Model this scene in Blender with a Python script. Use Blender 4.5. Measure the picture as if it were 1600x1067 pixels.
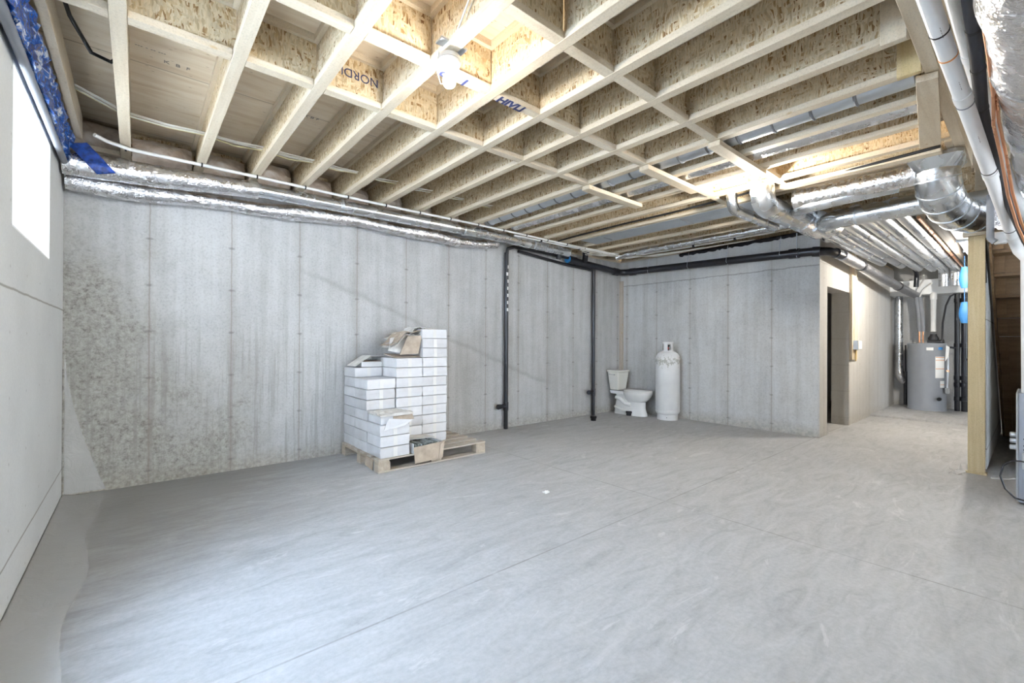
import bpy, bmesh, math, random
from mathutils import Vector, Matrix
random.seed(7)
for o in list(bpy.data.objects): bpy.data.objects.remove(o)
SC = bpy.context.scene; COL = SC.collection
PI = math.pi
# ---------------------------------------------------------------- camera
cam = bpy.data.cameras.new('camera'); co = bpy.data.objects.new('camera', cam); COL.objects.link(co); SC.camera = co
FW = Vector((0.64671027, 0.76272891, 0.00323073)).normalized()
roll = 0.004134
r0 = FW.cross(Vector((0, 0, 1))).normalized(); u0 = r0.cross(FW)
RT = r0*math.cos(roll) + u0*math.sin(roll); UP = u0*math.cos(roll) - r0*math.sin(roll)
co.matrix_world = Matrix(((RT.x, UP.x, -FW.x, 0), (RT.y, UP.y, -FW.y, 0), (RT.z, UP.z, -FW.z, 1.21), (0, 0, 0, 1)))
cam.sensor_width = 36; cam.lens = 691.43*36/1600; cam.clip_start = .05; cam.clip_end = 200
# ---------------------------------------------------------------- world, exposure, daylight, added fill
w = bpy.data.worlds.new('sky'); SC.world = w; w.use_nodes = True
bg = w.node_tree.nodes['Background']; bg.inputs[0].default_value = (.80, .90, 1, 1); bg.inputs[1].default_value = 4.6
SC.view_settings.view_transform = 'Standard'; SC.view_settings.look = 'None'; SC.view_settings.gamma = 1
SC.view_settings.use_curve_mapping = False
SC.view_settings.exposure = 0.50
def area(name, loc, rot, sx, sy, power, col):
    l = bpy.data.lights.new(name, 'AREA'); l.shape = 'RECTANGLE'; l.size = sx; l.size_y = sy; l.energy = power; l.color = col
    o = bpy.data.objects.new(name, l); COL.objects.link(o); o.location = loc; o.rotation_euler = rot
    return o
area('window_daylight', (-1.05, 3.62, 2.25), (0, math.radians(-80), 0), .9, 1.1, 60, (.78, .88, 1))
area('side_window_daylight', (-1.0, 1.85, 1.95), (0, math.radians(-58), 0), 1.0, 1.1, 125, (.50, .70, 1))
area('added_patio_fill', (2.6, -6.15, 1.25), (math.radians(90), 0, 0), 2.9, 2.1, 190, (.80, .89, 1))  # unseen area light added behind the camera to fill the room
area('added_window_fill', (7.6, -6.15, 1.5), (math.radians(90), 0, 0), 1.8, 1.4, 120, (.85, .92, 1))  # second added fill light, outside an invented rear window opening

# ---------------------------------------------------------------- materials
MATS = {}
class NT:
    def __init__(s, name, rough=.6, metal=0.0, spec=.5):
        m = bpy.data.materials.new(name); m.use_nodes = True; s.m = m; s.t = m.node_tree; s.b = s.t.nodes['Principled BSDF']
        s.b.inputs['Roughness'].default_value = rough; s.b.inputs['Metallic'].default_value = metal
        s.b.inputs['Specular IOR Level'].default_value = spec
        MATS[name] = m
    def n(s, t, **k):
        x = s.t.nodes.new(t)
        for a, v in k.items(): setattr(x, a, v)
        return x
    def l(s, a, b): s.t.links.new(a, b)
    def co(s, kind='Object', sc=(1, 1, 1), rot=(0, 0, 0)):
        c = s.n('ShaderNodeTexCoord'); m = s.n('ShaderNodeMapping'); s.l(c.outputs[kind], m.inputs[0])
        m.inputs['Scale'].default_value = sc; m.inputs['Rotation'].default_value = rot; return m.outputs[0]
    def world(s, sc=(1, 1, 1), rot=(0, 0, 0)):
        c = s.n('ShaderNodeNewGeometry'); m = s.n('ShaderNodeMapping'); s.l(c.outputs['Position'], m.inputs[0])
        m.inputs['Scale'].default_value = sc; m.inputs['Rotation'].default_value = rot; return m.outputs[0]
    def noise(s, co, scale, det=4, rough=.55, dist=0):
        x = s.n('ShaderNodeTexNoise'); s.l(co, x.inputs['Vector']); x.inputs['Scale'].default_value = scale
        x.inputs['Detail'].default_value = det; x.inputs['Roughness'].default_value = rough; x.inputs['Distortion'].default_value = dist
        return x.outputs[0]
    def vor(s, co, scale, feat='F1', out='Distance'):
        x = s.n('ShaderNodeTexVoronoi', feature=feat); s.l(co, x.inputs['Vector']); x.inputs['Scale'].default_value = scale
        return x.outputs[out]
    def ramp(s, v, stops, interp='LINEAR'):
        r = s.n('ShaderNodeValToRGB'); e = r.color_ramp.elements; r.color_ramp.interpolation = interp
        while len(e) < len(stops): e.new(.5)
        for i, (p, c) in enumerate(stops):
            e[i].position = p
            if not isinstance(c, tuple): c = (c, c, c)
            e[i].color = (*c, 1)
        s.l(v, r.inputs[0]); return r.outputs[0]
    def mth(s, op, a, b=None, clamp=False):
        x = s.n('ShaderNodeMath', operation=op); x.use_clamp = clamp
        for i, q in enumerate((a, b)):
            if q is None: continue
            if isinstance(q, (int, float)): x.inputs[i].default_value = q
            else: s.l(q, x.inputs[i])
        return x.outputs[0]
    def mix(s, f, a, b, mode='MIX'):
        x = s.n('ShaderNodeMix', data_type='RGBA', blend_type=mode)
        for i, q in ((0, f), (6, a), (7, b)):
            if isinstance(q, (int, float)): x.inputs[i].default_value = q
            elif isinstance(q, tuple): x.inputs[i].default_value = (*q, 1)
            else: s.l(q, x.inputs[i])
        return x.outputs[2]
    def xyz(s, co):
        x = s.n('ShaderNodeSeparateXYZ'); s.l(co, x.inputs[0]); return x.outputs
    def base(s, c):
        if isinstance(c, tuple): s.b.inputs['Base Color'].default_value = (*c, 1)
        else: s.l(c, s.b.inputs['Base Color'])
    def bump(s, h, st=.3, dist=.01):
        x = s.n('ShaderNodeBump'); x.inputs['Strength'].default_value = st; x.inputs['Distance'].default_value = dist
        s.l(h, x.inputs['Height']); s.l(x.outputs[0], s.b.inputs['Normal'])
def simple(name, c, rough=.5, metal=0, var=.06, vs=6, bump=0):
    t = NT(name, rough, metal); co_ = t.co(); n = t.noise(co_, vs)
    lo = tuple(max(0, x*(1-var*2)) for x in c); hi = tuple(min(1, x*(1+var)) for x in c)
    t.base(t.ramp(n, [(.3, lo), (.7, hi)]))
    if bump: t.bump(t.noise(co_, vs*8), bump, .004)
    return t.m
def near(t, v, u0, P):   # distance to the nearest multiple of P from u0
    q = t.mth('DIVIDE', t.mth('SUBTRACT', v, u0), P)
    q = t.mth('SUBTRACT', t.mth('FRACT', t.mth('ADD', q, .5)), .5)
    return t.mth('MULTIPLY', t.mth('ABSOLUTE', q), P)
def concrete_wall(name, ax, u0, P, cj=None, warm=False, rough_left=False):
    t = NT(name, .9, 0, .25); g = t.world(); X = t.xyz(g); u = X[ax]; z = X[2]
    big = t.noise(g, .9, 5, .6); med = t.noise(g, 5, 6, .65); fine = t.noise(g, 55, 4, .7)
    stre = t.noise(t.world((9, 9, .5)), 1, 5, .6)
    c = t.ramp(big, [(.28, (.36, .355, .345)), (.5, (.45, .45, .445)), (.72, (.54, .545, .55))])
    c = t.mix(.35, c, t.ramp(med, [(.3, (.30, .29, .275)), (.55, (.47, .47, .46)), (.8, (.61, .615, .62))]))
    c = t.mix(.38, c, t.ramp(stre, [(.3, (.33, .32, .30)), (.6, (.56, .565, .565))]))
    c = t.mix(1, c, t.ramp(fine, [(.3, .80), (.5, 1.0), (.8, 1.06)]), 'MULTIPLY')
    if rough_left:      # honeycombed, brownish patch low by the drywall corner, and pour marks beside it
        m = t.mth('ADD', t.mth('MULTIPLY', u, -1.1), t.mth('MULTIPLY', z, -.75))
        m = t.mth('ADD', m, t.mth('MULTIPLY', t.noise(g, 2.2, 4), 2.4))
        m = t.ramp(t.mth('ADD', m, t.mth('MULTIPLY', t.noise(g, 14, 5, .7), .8)), [(.15, 0.0), (.95, 1.0)])
        rough = t.ramp(t.noise(g, 34, 5, .75), [(.32, (.17, .16, .14)), (.48, (.33, .32, .29)), (.7, (.47, .46, .43))])
        c = t.mix(t.mth('MULTIPLY', m, .9), c, rough)
        m2 = t.ramp(t.noise(t.world((22, 1, .8)), 1, 4, .7), [(.52, 0.0), (.62, 1.0)])
        m3 = t.ramp(t.mth('SUBTRACT', 1.7, z), [(.1, 0.0), (.7, 1.0)])
        m4 = t.ramp(t.mth('SUBTRACT', 2.6, u), [(.0, 0.0), (1, 1.0)])
        c = t.mix(t.mth('MULTIPLY', t.mth('MULTIPLY', m2, m3), t.mth('MULTIPLY', m4, .5)), c, (.27, .26, .235))
    if rough_left:      # slanting line across the wall, darker along it and just above
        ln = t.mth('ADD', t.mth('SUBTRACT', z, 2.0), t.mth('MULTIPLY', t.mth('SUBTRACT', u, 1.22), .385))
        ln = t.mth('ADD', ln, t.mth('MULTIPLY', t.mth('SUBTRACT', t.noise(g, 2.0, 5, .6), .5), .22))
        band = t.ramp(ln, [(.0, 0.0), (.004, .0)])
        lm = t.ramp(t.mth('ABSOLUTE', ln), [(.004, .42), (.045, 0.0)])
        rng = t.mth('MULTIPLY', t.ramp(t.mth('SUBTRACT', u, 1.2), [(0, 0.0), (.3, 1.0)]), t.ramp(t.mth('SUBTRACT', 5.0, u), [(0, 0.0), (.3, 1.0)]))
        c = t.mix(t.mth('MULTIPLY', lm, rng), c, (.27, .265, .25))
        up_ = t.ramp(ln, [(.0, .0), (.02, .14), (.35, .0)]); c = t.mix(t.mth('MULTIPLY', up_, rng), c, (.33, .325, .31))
    # damp dirty foot of the wall
    ft = t.ramp(t.mth('SUBTRACT', .24, t.mth('ADD', z, t.mth('MULTIPLY', med, .12))), [(.0, 0.0), (.14, 1.0)])
    c = t.mix(t.mth('MULTIPLY', ft, .55), c, t.ramp(t.noise(g, 30, 4), [(.35, (.22, .20, .16)), (.65, (.46, .43, .37))]))
    # pits
    pit = t.ramp(t.vor(g, 26), [(.05, 1.0), (.11, 0.0)])
    pm = t.ramp(t.noise(g, 3.1), [(.5, 0.0), (.62, 1.0)])
    c = t.mix(t.mth('MULTIPLY', t.mth('MULTIPLY', pit, pm), .6), c, (.20, .19, .175))
    # form seams and tie marks
    wob = t.mth('MULTIPLY', t.mth('SUBTRACT', t.noise(t.world((1, 1, 6)), 3), .5), .012)
    du = near(t, t.mth('ADD', u, wob), u0, P); dz = near(t, z, .11, .395)
    seam = t.ramp(du, [(.003, 1.0), (.0065, 0.0)])
    c = t.mix(t.mth('MULTIPLY', seam, .55), c, (.23, .19, .165))
    halo = t.ramp(du, [(.0, .25), (.05, 0.0)]); c = t.mix(halo, c, (.30, .27, .235))
    d = t.mth('SQRT', t.mth('ADD', t.mth('POWER', t.mth('MULTIPLY', du, .45), 2), t.mth('POWER', dz, 2)))
    d = t.mth('ADD', d, t.mth('MULTIPLY', t.noise(g, 45), .018))
    c = t.mix(t.ramp(d, [(.013, .7), (.024, 0.0)]), c, (.19, .18, .17))
    if cj:
        wz = t.mth('ADD', z, t.mth('MULTIPLY', t.noise(g, 3.5, 5, .7), .06))
        dc = t.mth('ABSOLUTE', t.mth('SUBTRACT', wz, cj+.03))
        c = t.mix(t.ramp(dc, [(.002, .75), (.010, 0.0)]), c, (.17, .16, .15))
        up = t.ramp(t.mth('SUBTRACT', wz, cj+.03), [(.0, 0.0), (.02, .35)])
        c = t.mix(up, c, (.50, .485, .45))
    if warm: c = t.mix(.45, c, (.60, .59, .565))
    if cj and not warm: c = t.mix(1, c, (1.13, 1.13, 1.13), 'MULTIPLY')
    t.base(c); t.bump(t.mth('ADD', med, t.mth('MULTIPLY', fine, .6)), .35, .01)
    return t.m
M = {}
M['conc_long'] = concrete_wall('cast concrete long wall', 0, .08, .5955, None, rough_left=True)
M['conc_far'] = concrete_wall('cast concrete far wall', 1, 4.73, .594, 2.235)
M['conc_return'] = concrete_wall('cast concrete pale wall', 0, 6.9, .62, 2.28, warm=True)
M['conc_back'] = concrete_wall('cast concrete plain wall', 1, .2, .6)
t = NT('trowelled concrete floor', .72, 0, .35); g = t.world()
big = t.noise(g, .55, 5, .6, .6); sw = t.noise(t.world((1.4, 5, 1), (0, 0, .5)), 1.6, 6, .68, 1.6); fine = t.noise(g, 40, 4, .7)
c = t.ramp(big, [(.3, (.42, .42, .42)), (.5, (.49, .492, .495)), (.72, (.56, .563, .57))])
c = t.mix(.55, c, t.ramp(sw, [(.28, (.31, .31, .305)), (.45, (.46, .46, .46)), (.6, (.54, .543, .55)), (.8, (.63, .635, .645))]))
c = t.mix(1, c, t.ramp(fine, [(.3, .90), (.6, 1.04)]), 'MULTIPLY')
X = t.xyz(g)
dx = t.mth('ABSOLUTE', t.mth('SUBTRACT', X[0], 3.105)); dy = t.mth('ABSOLUTE', t.mth('SUBTRACT', X[1], 1.83))
cut = t.mth('MINIMUM', dx, dy); wearn = t.ramp(t.noise(g, 2.2), [(.35, .25), (.6, .75)])
c = t.mix(t.mth('MULTIPLY', t.ramp(cut, [(.0025, 1.0), (.006, 0.0)]), wearn), c, (.22, .205, .19))
pat = t.ramp(t.noise(t.world((1, 2.6, 1), (0, 0, -.4)), 1.15, 6, .7, 2.2), [(.60, 0.0), (.66, .5)])
c = t.mix(pat, c, (.68, .68, .68))
dark = t.ramp(t.mth('ADD', t.mth('MULTIPLY', X[0], -.55), t.mth('ADD', t.mth('MULTIPLY', X[1], .34), t.mth('MULTIPLY', t.noise(t.world((1, 3, 1)), 1.3, 5, .7), .9))), [(.98, 0.0), (1.0, 0.0)])
st = t.mth('ADD', t.mth('SUBTRACT', X[1], X[0]), t.mth('MULTIPLY', t.noise(t.world((.8, 2.6, 1), (0, 0, .35)), 2.2, 6, .72, 1.0), 3.4))
c = t.mix(t.mth('MULTIPLY', t.ramp(t.mth('MULTIPLY', st, .125), [(.47, 0.0), (.68, 1.0)]), .75), c, (.29, .285, .275))
c = t.mix(1, c, (.87, .865, .85), 'MULTIPLY')
t.base(c); t.bump(t.mth('ADD', sw, fine), .18, .006)
M['floor'] = t.m
t = NT('fibre gypsum wall board', .85, 0, .2); g = t.world(); X = t.xyz(g)
c = t.ramp(t.noise(g, 2, 5), [(.3, (.60, .61, .61)), (.7, (.66, .67, .67))])
c = t.mix(1, c, t.ramp(t.noise(g, 90, 3), [(.3, .95), (.7, 1.03)]), 'MULTIPLY')
jz = t.mth('ADD', X[2], t.mth('MULTIPLY', t.noise(g, 5), .012))
j = t.mth('MINIMUM', t.mth('ABSOLUTE', t.mth('SUBTRACT', jz, 1.455)), t.mth('ABSOLUTE', t.mth('SUBTRACT', jz, .225)))
c = t.mix(t.ramp(j, [(.003, .8), (.008, 0.0)]), c, (.25, .235, .21))
scr = t.mth('SQRT', t.mth('ADD', t.mth('POWER', near(t, X[1], 4.62, .405), 2), t.mth('POWER', near(t, X[2], .35, .30), 2)))
c = t.mix(t.ramp(scr, [(.005, .7), (.009, 0.0)]), c, (.35, .34, .33))
t.base(c); M['drywall'] = t.m
M['white_reveal'] = simple('white window return', (.86, .87, .87), .8, var=.02)
def osb(name, sw):
    t = NT(name, .7, 0, .3)
    g = t.world()
    d = t.n('ShaderNodeTexNoise'); t.l(g, d.inputs[0]); d.inputs['Scale'].default_value = 7
    vv = t.n('ShaderNodeVectorMath', operation='SCALE'); t.l(d.outputs['Color'], vv.inputs[0]); vv.inputs['Scale'].default_value = .06
    def flakes(sc, rot, s):
        mp = t.n('ShaderNodeMapping'); ad = t.n('ShaderNodeVectorMath', operation='ADD'); t.l(g, ad.inputs[0]); t.l(vv.outputs[0], ad.inputs[1])
        t.l(ad.outputs[0], mp.inputs[0]); mp.inputs['Scale'].default_value = sc; mp.inputs['Rotation'].default_value = rot
        return t.vor(mp.outputs[0], s, out='Color'), t.vor(mp.outputs[0], s)
    if sw == 'x': A, B_, C_ = ((1, 4.4, .8), (1, .9, 3.6), (1, 4.2, .9))
    else: A, B_, C_ = ((3.6, 1, .9), (1.0, 1, 3.2), (3.2, 1, .9))
    rx = (1, 0, 0) if sw == 'x' else (0, 1, 0)
    f1, e1 = flakes(A, tuple(.25*q for q in rx), 24); f2, e2 = flakes(B_, tuple(-.5*q for q in rx), 20); f3, e3 = flakes(C_, tuple(-.6*q for q in rx), 34)
    st = [(.0, (.19, .095, .035)), (.14, (.33, .20, .085)), (.32, (.48, .34, .18)), (.55, (.59, .45, .27)), (.8, (.70, .59, .41)), (1, (.45, .34, .20))]
    X1, X2, X3 = [t.xyz(f)[0] for f in (f1, f2, f3)]
    c = t.mix(t.ramp(X2, [(.48, 0.0), (.52, 1.0)]), t.ramp(X1, st), t.ramp(X2, st))
    c = t.mix(t.ramp(X3, [(.60, 0.0), (.62, 1.0)]), c, t.ramp(X3, st))
    fi = t.noise(t.world((30, 30, 6)), 3, 4, .7)
    c = t.mix(1, c, t.ramp(fi, [(.3, .82), (.7, 1.08)]), 'MULTIPLY')
    t.base(c); t.bump(X1, .3, .003)
    return t.m
M['osb_x'] = osb('oriented strand board web', 'x'); M['osb_y'] = osb('oriented strand board blocking web', 'y')
def lumber(name, ax, c0, c1, knots=True, dark=(.50, .36, .20)):
    t = NT(name, .65, 0, .3)
    sc = [26, 26, 26]; sc[ax] = 1.2
    g = t.world(tuple(sc)); n = t.noise(g, 1.0, 6, .62, .5)
    c = t.ramp(n, [(.28, c0), (.5, tuple((a+b)/2 for a, b in zip(c0, c1))), (.68, c1)])
    c = t.mix(.3, c, t.ramp(t.noise(t.world(), 2.3), [(.3, c0), (.7, c1)]))
    if knots:
        s2 = [5, 5, 5]; s2[ax] = 2.2
        k = t.vor(t.world(tuple(s2)), 1.6); c = t.mix(t.ramp(k, [(.035, .85), (.085, 0.0)]), c, dark)
    fl = t.noise(t.world(), 120, 2); c = t.mix(1, c, t.ramp(fl, [(.32, .86), (.5, 1.0)]), 'MULTIPLY')
    t.base(c); t.bump(n, .12, .003)
    return t.m
SPF0, SPF1 = (.56, .45, .31), (.71, .625, .485)
M['lum_x'] = lumber('pale spruce lumber along x', 0, SPF0, SPF1); M['lum_y'] = lumber('pale spruce lumber along y', 1, SPF0, SPF1)
M['lum_z'] = lumber('pale spruce lumber upright', 2, SPF0, SPF1)
M['stud_y'] = lumber('yellowish pine post', 2, (.42, .32, .17), (.57, .46, .28))
M['lum_warm'] = lumber('warm yellow pine block', 2, (.56, .42, .20), (.70, .56, .32))
M['pallet_x'] = lumber('weathered pallet board', 0, (.36, .31, .25), (.52, .47, .40)); M['pallet_y'] = lumber('weathered pallet stringer', 1, (.34, .28, .21), (.50, .43, .34))
M['stair_w'] = lumber('brown stair plywood', 1, (.17, .10, .05), (.30, .19, .10))
t = NT('sheathing plywood', .65, 0, .3)
n = t.noise(t.world((2.0, 14, 14)), 1.0, 6, .6, .8)
c = t.ramp(n, [(.3, (.66, .53, .38)), (.5, (.76, .65, .50)), (.7, (.82, .73, .60))])
k = t.vor(t.world((6, 22, 1)), 1.3); c = t.mix(t.ramp(k, [(.04, .8), (.10, 0.0)]), c, (.25, .16, .08))
X = t.xyz(t.world()); jd = near(t, X[1], 3.72, 1.22); c = t.mix(t.ramp(jd, [(.002, .8), (.005, 0.0)]), c, (.22, .16, .1))
t.base(c); M['ply'] = t.m
def metal(name, c, r, bs, bst, dist=.01, vs=3, an=(1, 1, 1)):
    t = NT(name, r, 1.0); g = t.co(sc=an); n = t.noise(g, vs, 3)
    t.base(t.ramp(n, [(.3, tuple(x*.86 for x in c)), (.7, c)]))
    rr = t.ramp(t.noise(g, vs*2), [(.3, r*.7), (.7, min(1, r*1.5))]); t.l(rr, t.b.inputs['Roughness'])
    t.bump(t.noise(g, bs, 3, .6), bst, dist); return t.m
M['galv'] = metal('galvanised sheet metal', (.74, .77, .80), .24, 7, .035, .01)
M['galv_run'] = metal('galvanised duct with lengthwise streaks', (.74, .76, .79), .30, 6, .10, .01, 5, (.12, 3, 3))
M['galv_dull'] = metal('dull galvanised sheet', (.62, .66, .70), .42, 12, .08)
M['foil'] = metal('crinkled foil wrap', (.82, .82, .84), .22, 26, .75, .02, 4)
M['foil_fine'] = metal('foil faced duct wrap', (.84, .84, .85), .25, 14, .45, .02, 4, (1, 3, 3))
M['chrome'] = metal('chrome', (.8, .8, .8), .15, 5, 0.02)
M['copper'] = metal('copper line', (.80, .42, .24), .3, 8, .1)
M['pvc'] = simple('white PVC pipe', (.80, .80, .79), .35, var=.03)
M['pex'] = simple('white plastic water line', (.78, .78, .76), .4, var=.03)
M['abs'] = simple('black ABS drain pipe', (.012, .013, .018), .32, var=.1)
M['black'] = simple('black rubber', (.015, .015, .016), .5)
M['foam'] = simple('dark grey foam insulation', (.045, .045, .05), .75, bump=.1)
M['greyfoam'] = simple('grey foam sleeve', (.22, .23, .25), .8)
M['cable'] = simple('white cable sheath', (.80, .78, .70), .45); M['cable_y'] = simple('yellow cable sheath', (.78, .70, .38), .45)
M['carton'] = None
t = NT('white printed carton', .75, 0, .3); oi = t.n('ShaderNodeObjectInfo'); g = t.world()
c = t.ramp(t.noise(g, 7, 4), [(.3, (.60, .60, .61)), (.7, (.70, .70, .71))]); v = t.ramp(oi.outputs['Random'], [(0, .86), (1, 1.05)])
c = t.mix(1, c, v, 'MULTIPLY'); sm = t.ramp(t.noise(g, 4.4, 5, .7), [(.62, 0.0), (.72, .35)]); c = t.mix(sm, c, (.55, .52, .48))
t.base(c); t.bump(t.noise(g, 18), .12, .006); M['carton'] = t.m
M['tape'] = simple('clear carton tape', (.70, .69, .66), .3, var=.03)
M['kraft'] = simple('brown inner cardboard', (.42, .34, .26), .85, var=.12, vs=14, bump=.15)
M['carton_dark'] = simple('carton interior', (.20, .14, .10), .9)
M['paper'] = simple('crumpled carton scraps', (.64, .62, .58), .85, var=.12, vs=12, bump=.2)
M['tile'] = simple('grey green tile', (.16, .19, .18), .25, var=.3, vs=30)
M['ceramic'] = simple('white vitreous china', (.80, .80, .78), .12, var=.02)
M['ceramic_tank'] = simple('ivory vitreous china', (.74, .73, .67), .15, var=.02)
t = NT('flaking white tank paint', .45, 0, .4); g = t.world(); X = t.xyz(g)
c = t.ramp(t.noise(g, 4), [(.3, (.70, .70, .70)), (.7, (.80, .80, .79))])
fl = t.mth('SUBTRACT', t.noise(t.world((1.5, 1.5, 1)), 24, 5, .7), t.mth('MULTIPLY', t.mth('ABSOLUTE', t.mth('SUBTRACT', X[2], .93)), 1.5))
c = t.mix(t.ramp(fl, [(.44, 0.0), (.50, .8)]), c, (.36, .36, .31))
run = t.ramp(t.noise(t.world((14, 14, 1.2)), 1.6, 4, .7), [(.66, 0.0), (.72, .5)]); c = t.mix(run, c, (.50, .42, .30)); t.base(c); M['propane'] = t.m
M['heater'] = simple('grey enamelled jacket', (.30, .32, .35), .35, var=.03)
M['furnace'] = simple('grey painted cabinet steel', (.27, .29, .33), .4, var=.03)
M['furnace_l'] = simple('pale grey steel edge', (.40, .41, .42), .4, var=.03)
M['label'] = simple('white paper label', (.82, .82, .80), .5, var=.02); M['orange'] = simple('orange print', (.75, .30, .08), .5)
M['blue'] = simple('bright blue sleeve', (.03, .22, .55), .4); M['red'] = simple('red band', (.55, .05, .04), .5)
t = NT('blue building membrane', .22, 0, .6); g = t.world()
c = t.ramp(t.noise(t.world((1, .3, 1)), 22, 5, .65, 1.2), [(.46, (.012, .055, .26)), (.54, (.03, .13, .45)), (.62, (.55, .60, .68)), (.75, (.68, .69, .72))], 'LINEAR')
t.base(c); t.bump(t.noise(g, 30, 4), .6, .02); M['membrane'] = t.m
M['blue_tape'] = simple('dark blue tape', (.012, .05, .26), .25, var=.4, vs=30, bump=.5)
M['film'] = None
t = NT('translucent poly film', .35, 0, .5); t.base((.78, .78, .77)); t.b.inputs['Alpha'].default_value = .4; t.bump(t.noise(t.world(), 9, 4, .6, .8), .6, .03); M['film'] = t.m
t = NT('glass fibre batt behind film', .4, 0, .5); g = t.world()
t.base(t.ramp(t.noise(g, 7, 5, .6, 1.2), [(.3, (.50, .39, .31)), (.5, (.68, .57, .47)), (.72, (.82, .77, .72))])); t.bump(t.noise(g, 11, 4), .5, .03); M['batt'] = t.m
M['ink'] = simple('dark blue marker', (.03, .04, .12), .6); M['stamp'] = simple('faded stamp ink', (.22, .19, .17), .7)
M['porcelain'] = simple('white porcelain', (.85, .85, .84), .25, var=.02)
def bulb_mat(st):
    t = NT('lit bulb', .5); t.base((1, 1, 1)); t.b.inputs['Emission Color'].default_value = (1, .95, .87, 1); t.b.inputs['Emission Strength'].default_value = st; return t.m
t = NT('window glass', .02, 0, .5); t.base((1, 1, 1)); t.b.inputs['Transmission Weight'].default_value = 1; t.b.inputs['IOR'].default_value = 1.02; M['glass'] = t.m
M['vinyl'] = simple('white window vinyl', (.85, .85, .85), .4, var=.02)
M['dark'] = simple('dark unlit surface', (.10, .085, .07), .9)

# ---------------------------------------------------------------- geometry helpers
class MB:
    def __init__(s): s.v = []; s.f = []
    def box(s, x0, x1, y0, y1, z0, z1):
        b = len(s.v)
        for z in (z0, z1):
            for x, y in ((x0, y0), (x1, y0), (x1, y1), (x0, y1)): s.v.append(Vector((x, y, z)))
        s.f += [tuple(b+i for i in q) for q in ((0, 3, 2, 1), (4, 5, 6, 7), (0, 1, 5, 4), (1, 2, 6, 5), (2, 3, 7, 6), (3, 0, 4, 7))]
        return s
    def hexa(s, lo, hi):    # prism between two quads
        b = len(s.v); s.v += [Vector(p) for p in lo] + [Vector(p) for p in hi]; n = len(lo)
        s.f.append(tuple(b+i for i in reversed(range(n)))); s.f.append(tuple(b+n+i for i in range(n)))
        for i in range(n): j = (i+1) % n; s.f.append((b+i, b+j, b+n+j, b+n+i))
        return s
    def rings(s, rings, cap=True, closed=True):
        b = len(s.v); n = len(rings[0])
        for r in rings: s.v += [Vector(p) for p in r]
        for i in range(len(rings)-1):
            for j in range(n if closed else n-1):
                k = (j+1) % n; s.f.append((b+i*n+j, b+i*n+k, b+(i+1)*n+k, b+(i+1)*n+j))
        if cap:
            s.f.append(tuple(b+i for i in reversed(range(n)))); e = b+(len(rings)-1)*n; s.f.append(tuple(e+i for i in range(n)))
        return s
    def tube(s, pts, r, n=12, cap=True, jit=0, sub=0, sx=1.0, rnd=None):
        P = [Vector(p) for p in pts]
        if sub:
            Q = []
            for a, b_ in zip(P[:-1], P[1:]):
                m = max(1, int((b_-a).length/sub))
                Q += [a.lerp(b_, i/m) for i in range(m)]
            P = Q+[P[-1]]
        T = []
        for i in range(len(P)):
            a = P[max(0, i-1)]; b_ = P[min(len(P)-1, i+1)]; T.append((b_-a).normalized())
        u = T[0].orthogonal().normalized()
        if abs(T[0].z) < .9: u = T[0].cross(Vector((0, 0, 1))).normalized()
        R = []; rg = rnd or random
        for i, p in enumerate(P):
            u = (u - T[i]*u.dot(T[i])).normalized(); v = T[i].cross(u)
            rr = r(i/(len(P)-1)) if callable(r) else r
            ring = []
            for k in range(n):
                a = 2*PI*k/n; q = rr*(1+jit*(rg.random()-.5)*2)
                ring.append(p + u*math.cos(a)*q*sx + v*math.sin(a)*q)
            R.append(ring)
        return s.rings(R, cap)
    def lathe(s, c, prof, n=32, axis='z'):
        R = []
        for r, h in prof:
            ring = []
            for k in range(n):
                a = 2*PI*k/n; x, y = r*math.cos(a), r*math.sin(a)
                ring.append((c[0]+x, c[1]+y, c[2]+h) if axis == 'z' else ((c[0]+h, c[1]+x, c[2]+y) if axis == 'x' else (c[0]+x, c[1]+h, c[2]-y)))
            R.append(ring)
        return s.rings(R)
    def quad(s, a, b_, c, d):
        b = len(s.v); s.v += [Vector(q) for q in (a, b_, c, d)]; s.f.append((b, b+1, b+2, b+3)); return s
    def build(s, name, mat, parent=None, loc=None, smooth=False, bevel=0, seg=1):
        off = Vector(loc) if loc else (parent_off(parent) if parent else Vector((0, 0, 0)))
        me = bpy.data.meshes.new(name)
        me.from_pydata([tuple(v-off) for v in s.v], [], s.f); me.update()
        bm = bmesh.new(); bm.from_mesh(me); bmesh.ops.recalc_face_normals(bm, faces=bm.faces); bm.to_mesh(me); bm.free()
        me.materials.append(M[mat] if isinstance(mat, str) else mat)
        o = bpy.data.objects.new(name, me); COL.objects.link(o)
        if parent: o.parent = parent
        elif loc: o.location = off
        if smooth:
            for p in me.polygons: p.use_smooth = True
            try: me.set_sharp_from_angle(angle=math.radians(42))
            except Exception: pass
        if bevel:
            b = o.modifiers.new('bevel', 'BEVEL'); b.width = bevel; b.segments = seg; b.limit_method = 'ANGLE'
        return o
def parent_off(p):
    v = Vector((0, 0, 0))
    while p: v += p.location; p = p.parent
    return v
def tag(o, label, cat, group=None):
    o['label'] = label; o['category'] = cat
    if group: o['group'] = group
    return o
def thing(name, loc, label, cat, group=None):
    o = bpy.data.objects.new(name, None); COL.objects.link(o); o.location = loc; o.empty_display_size = .1
    return tag(o, label, cat, group)
def struct(o): o['kind'] = 'structure'; return o
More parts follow.
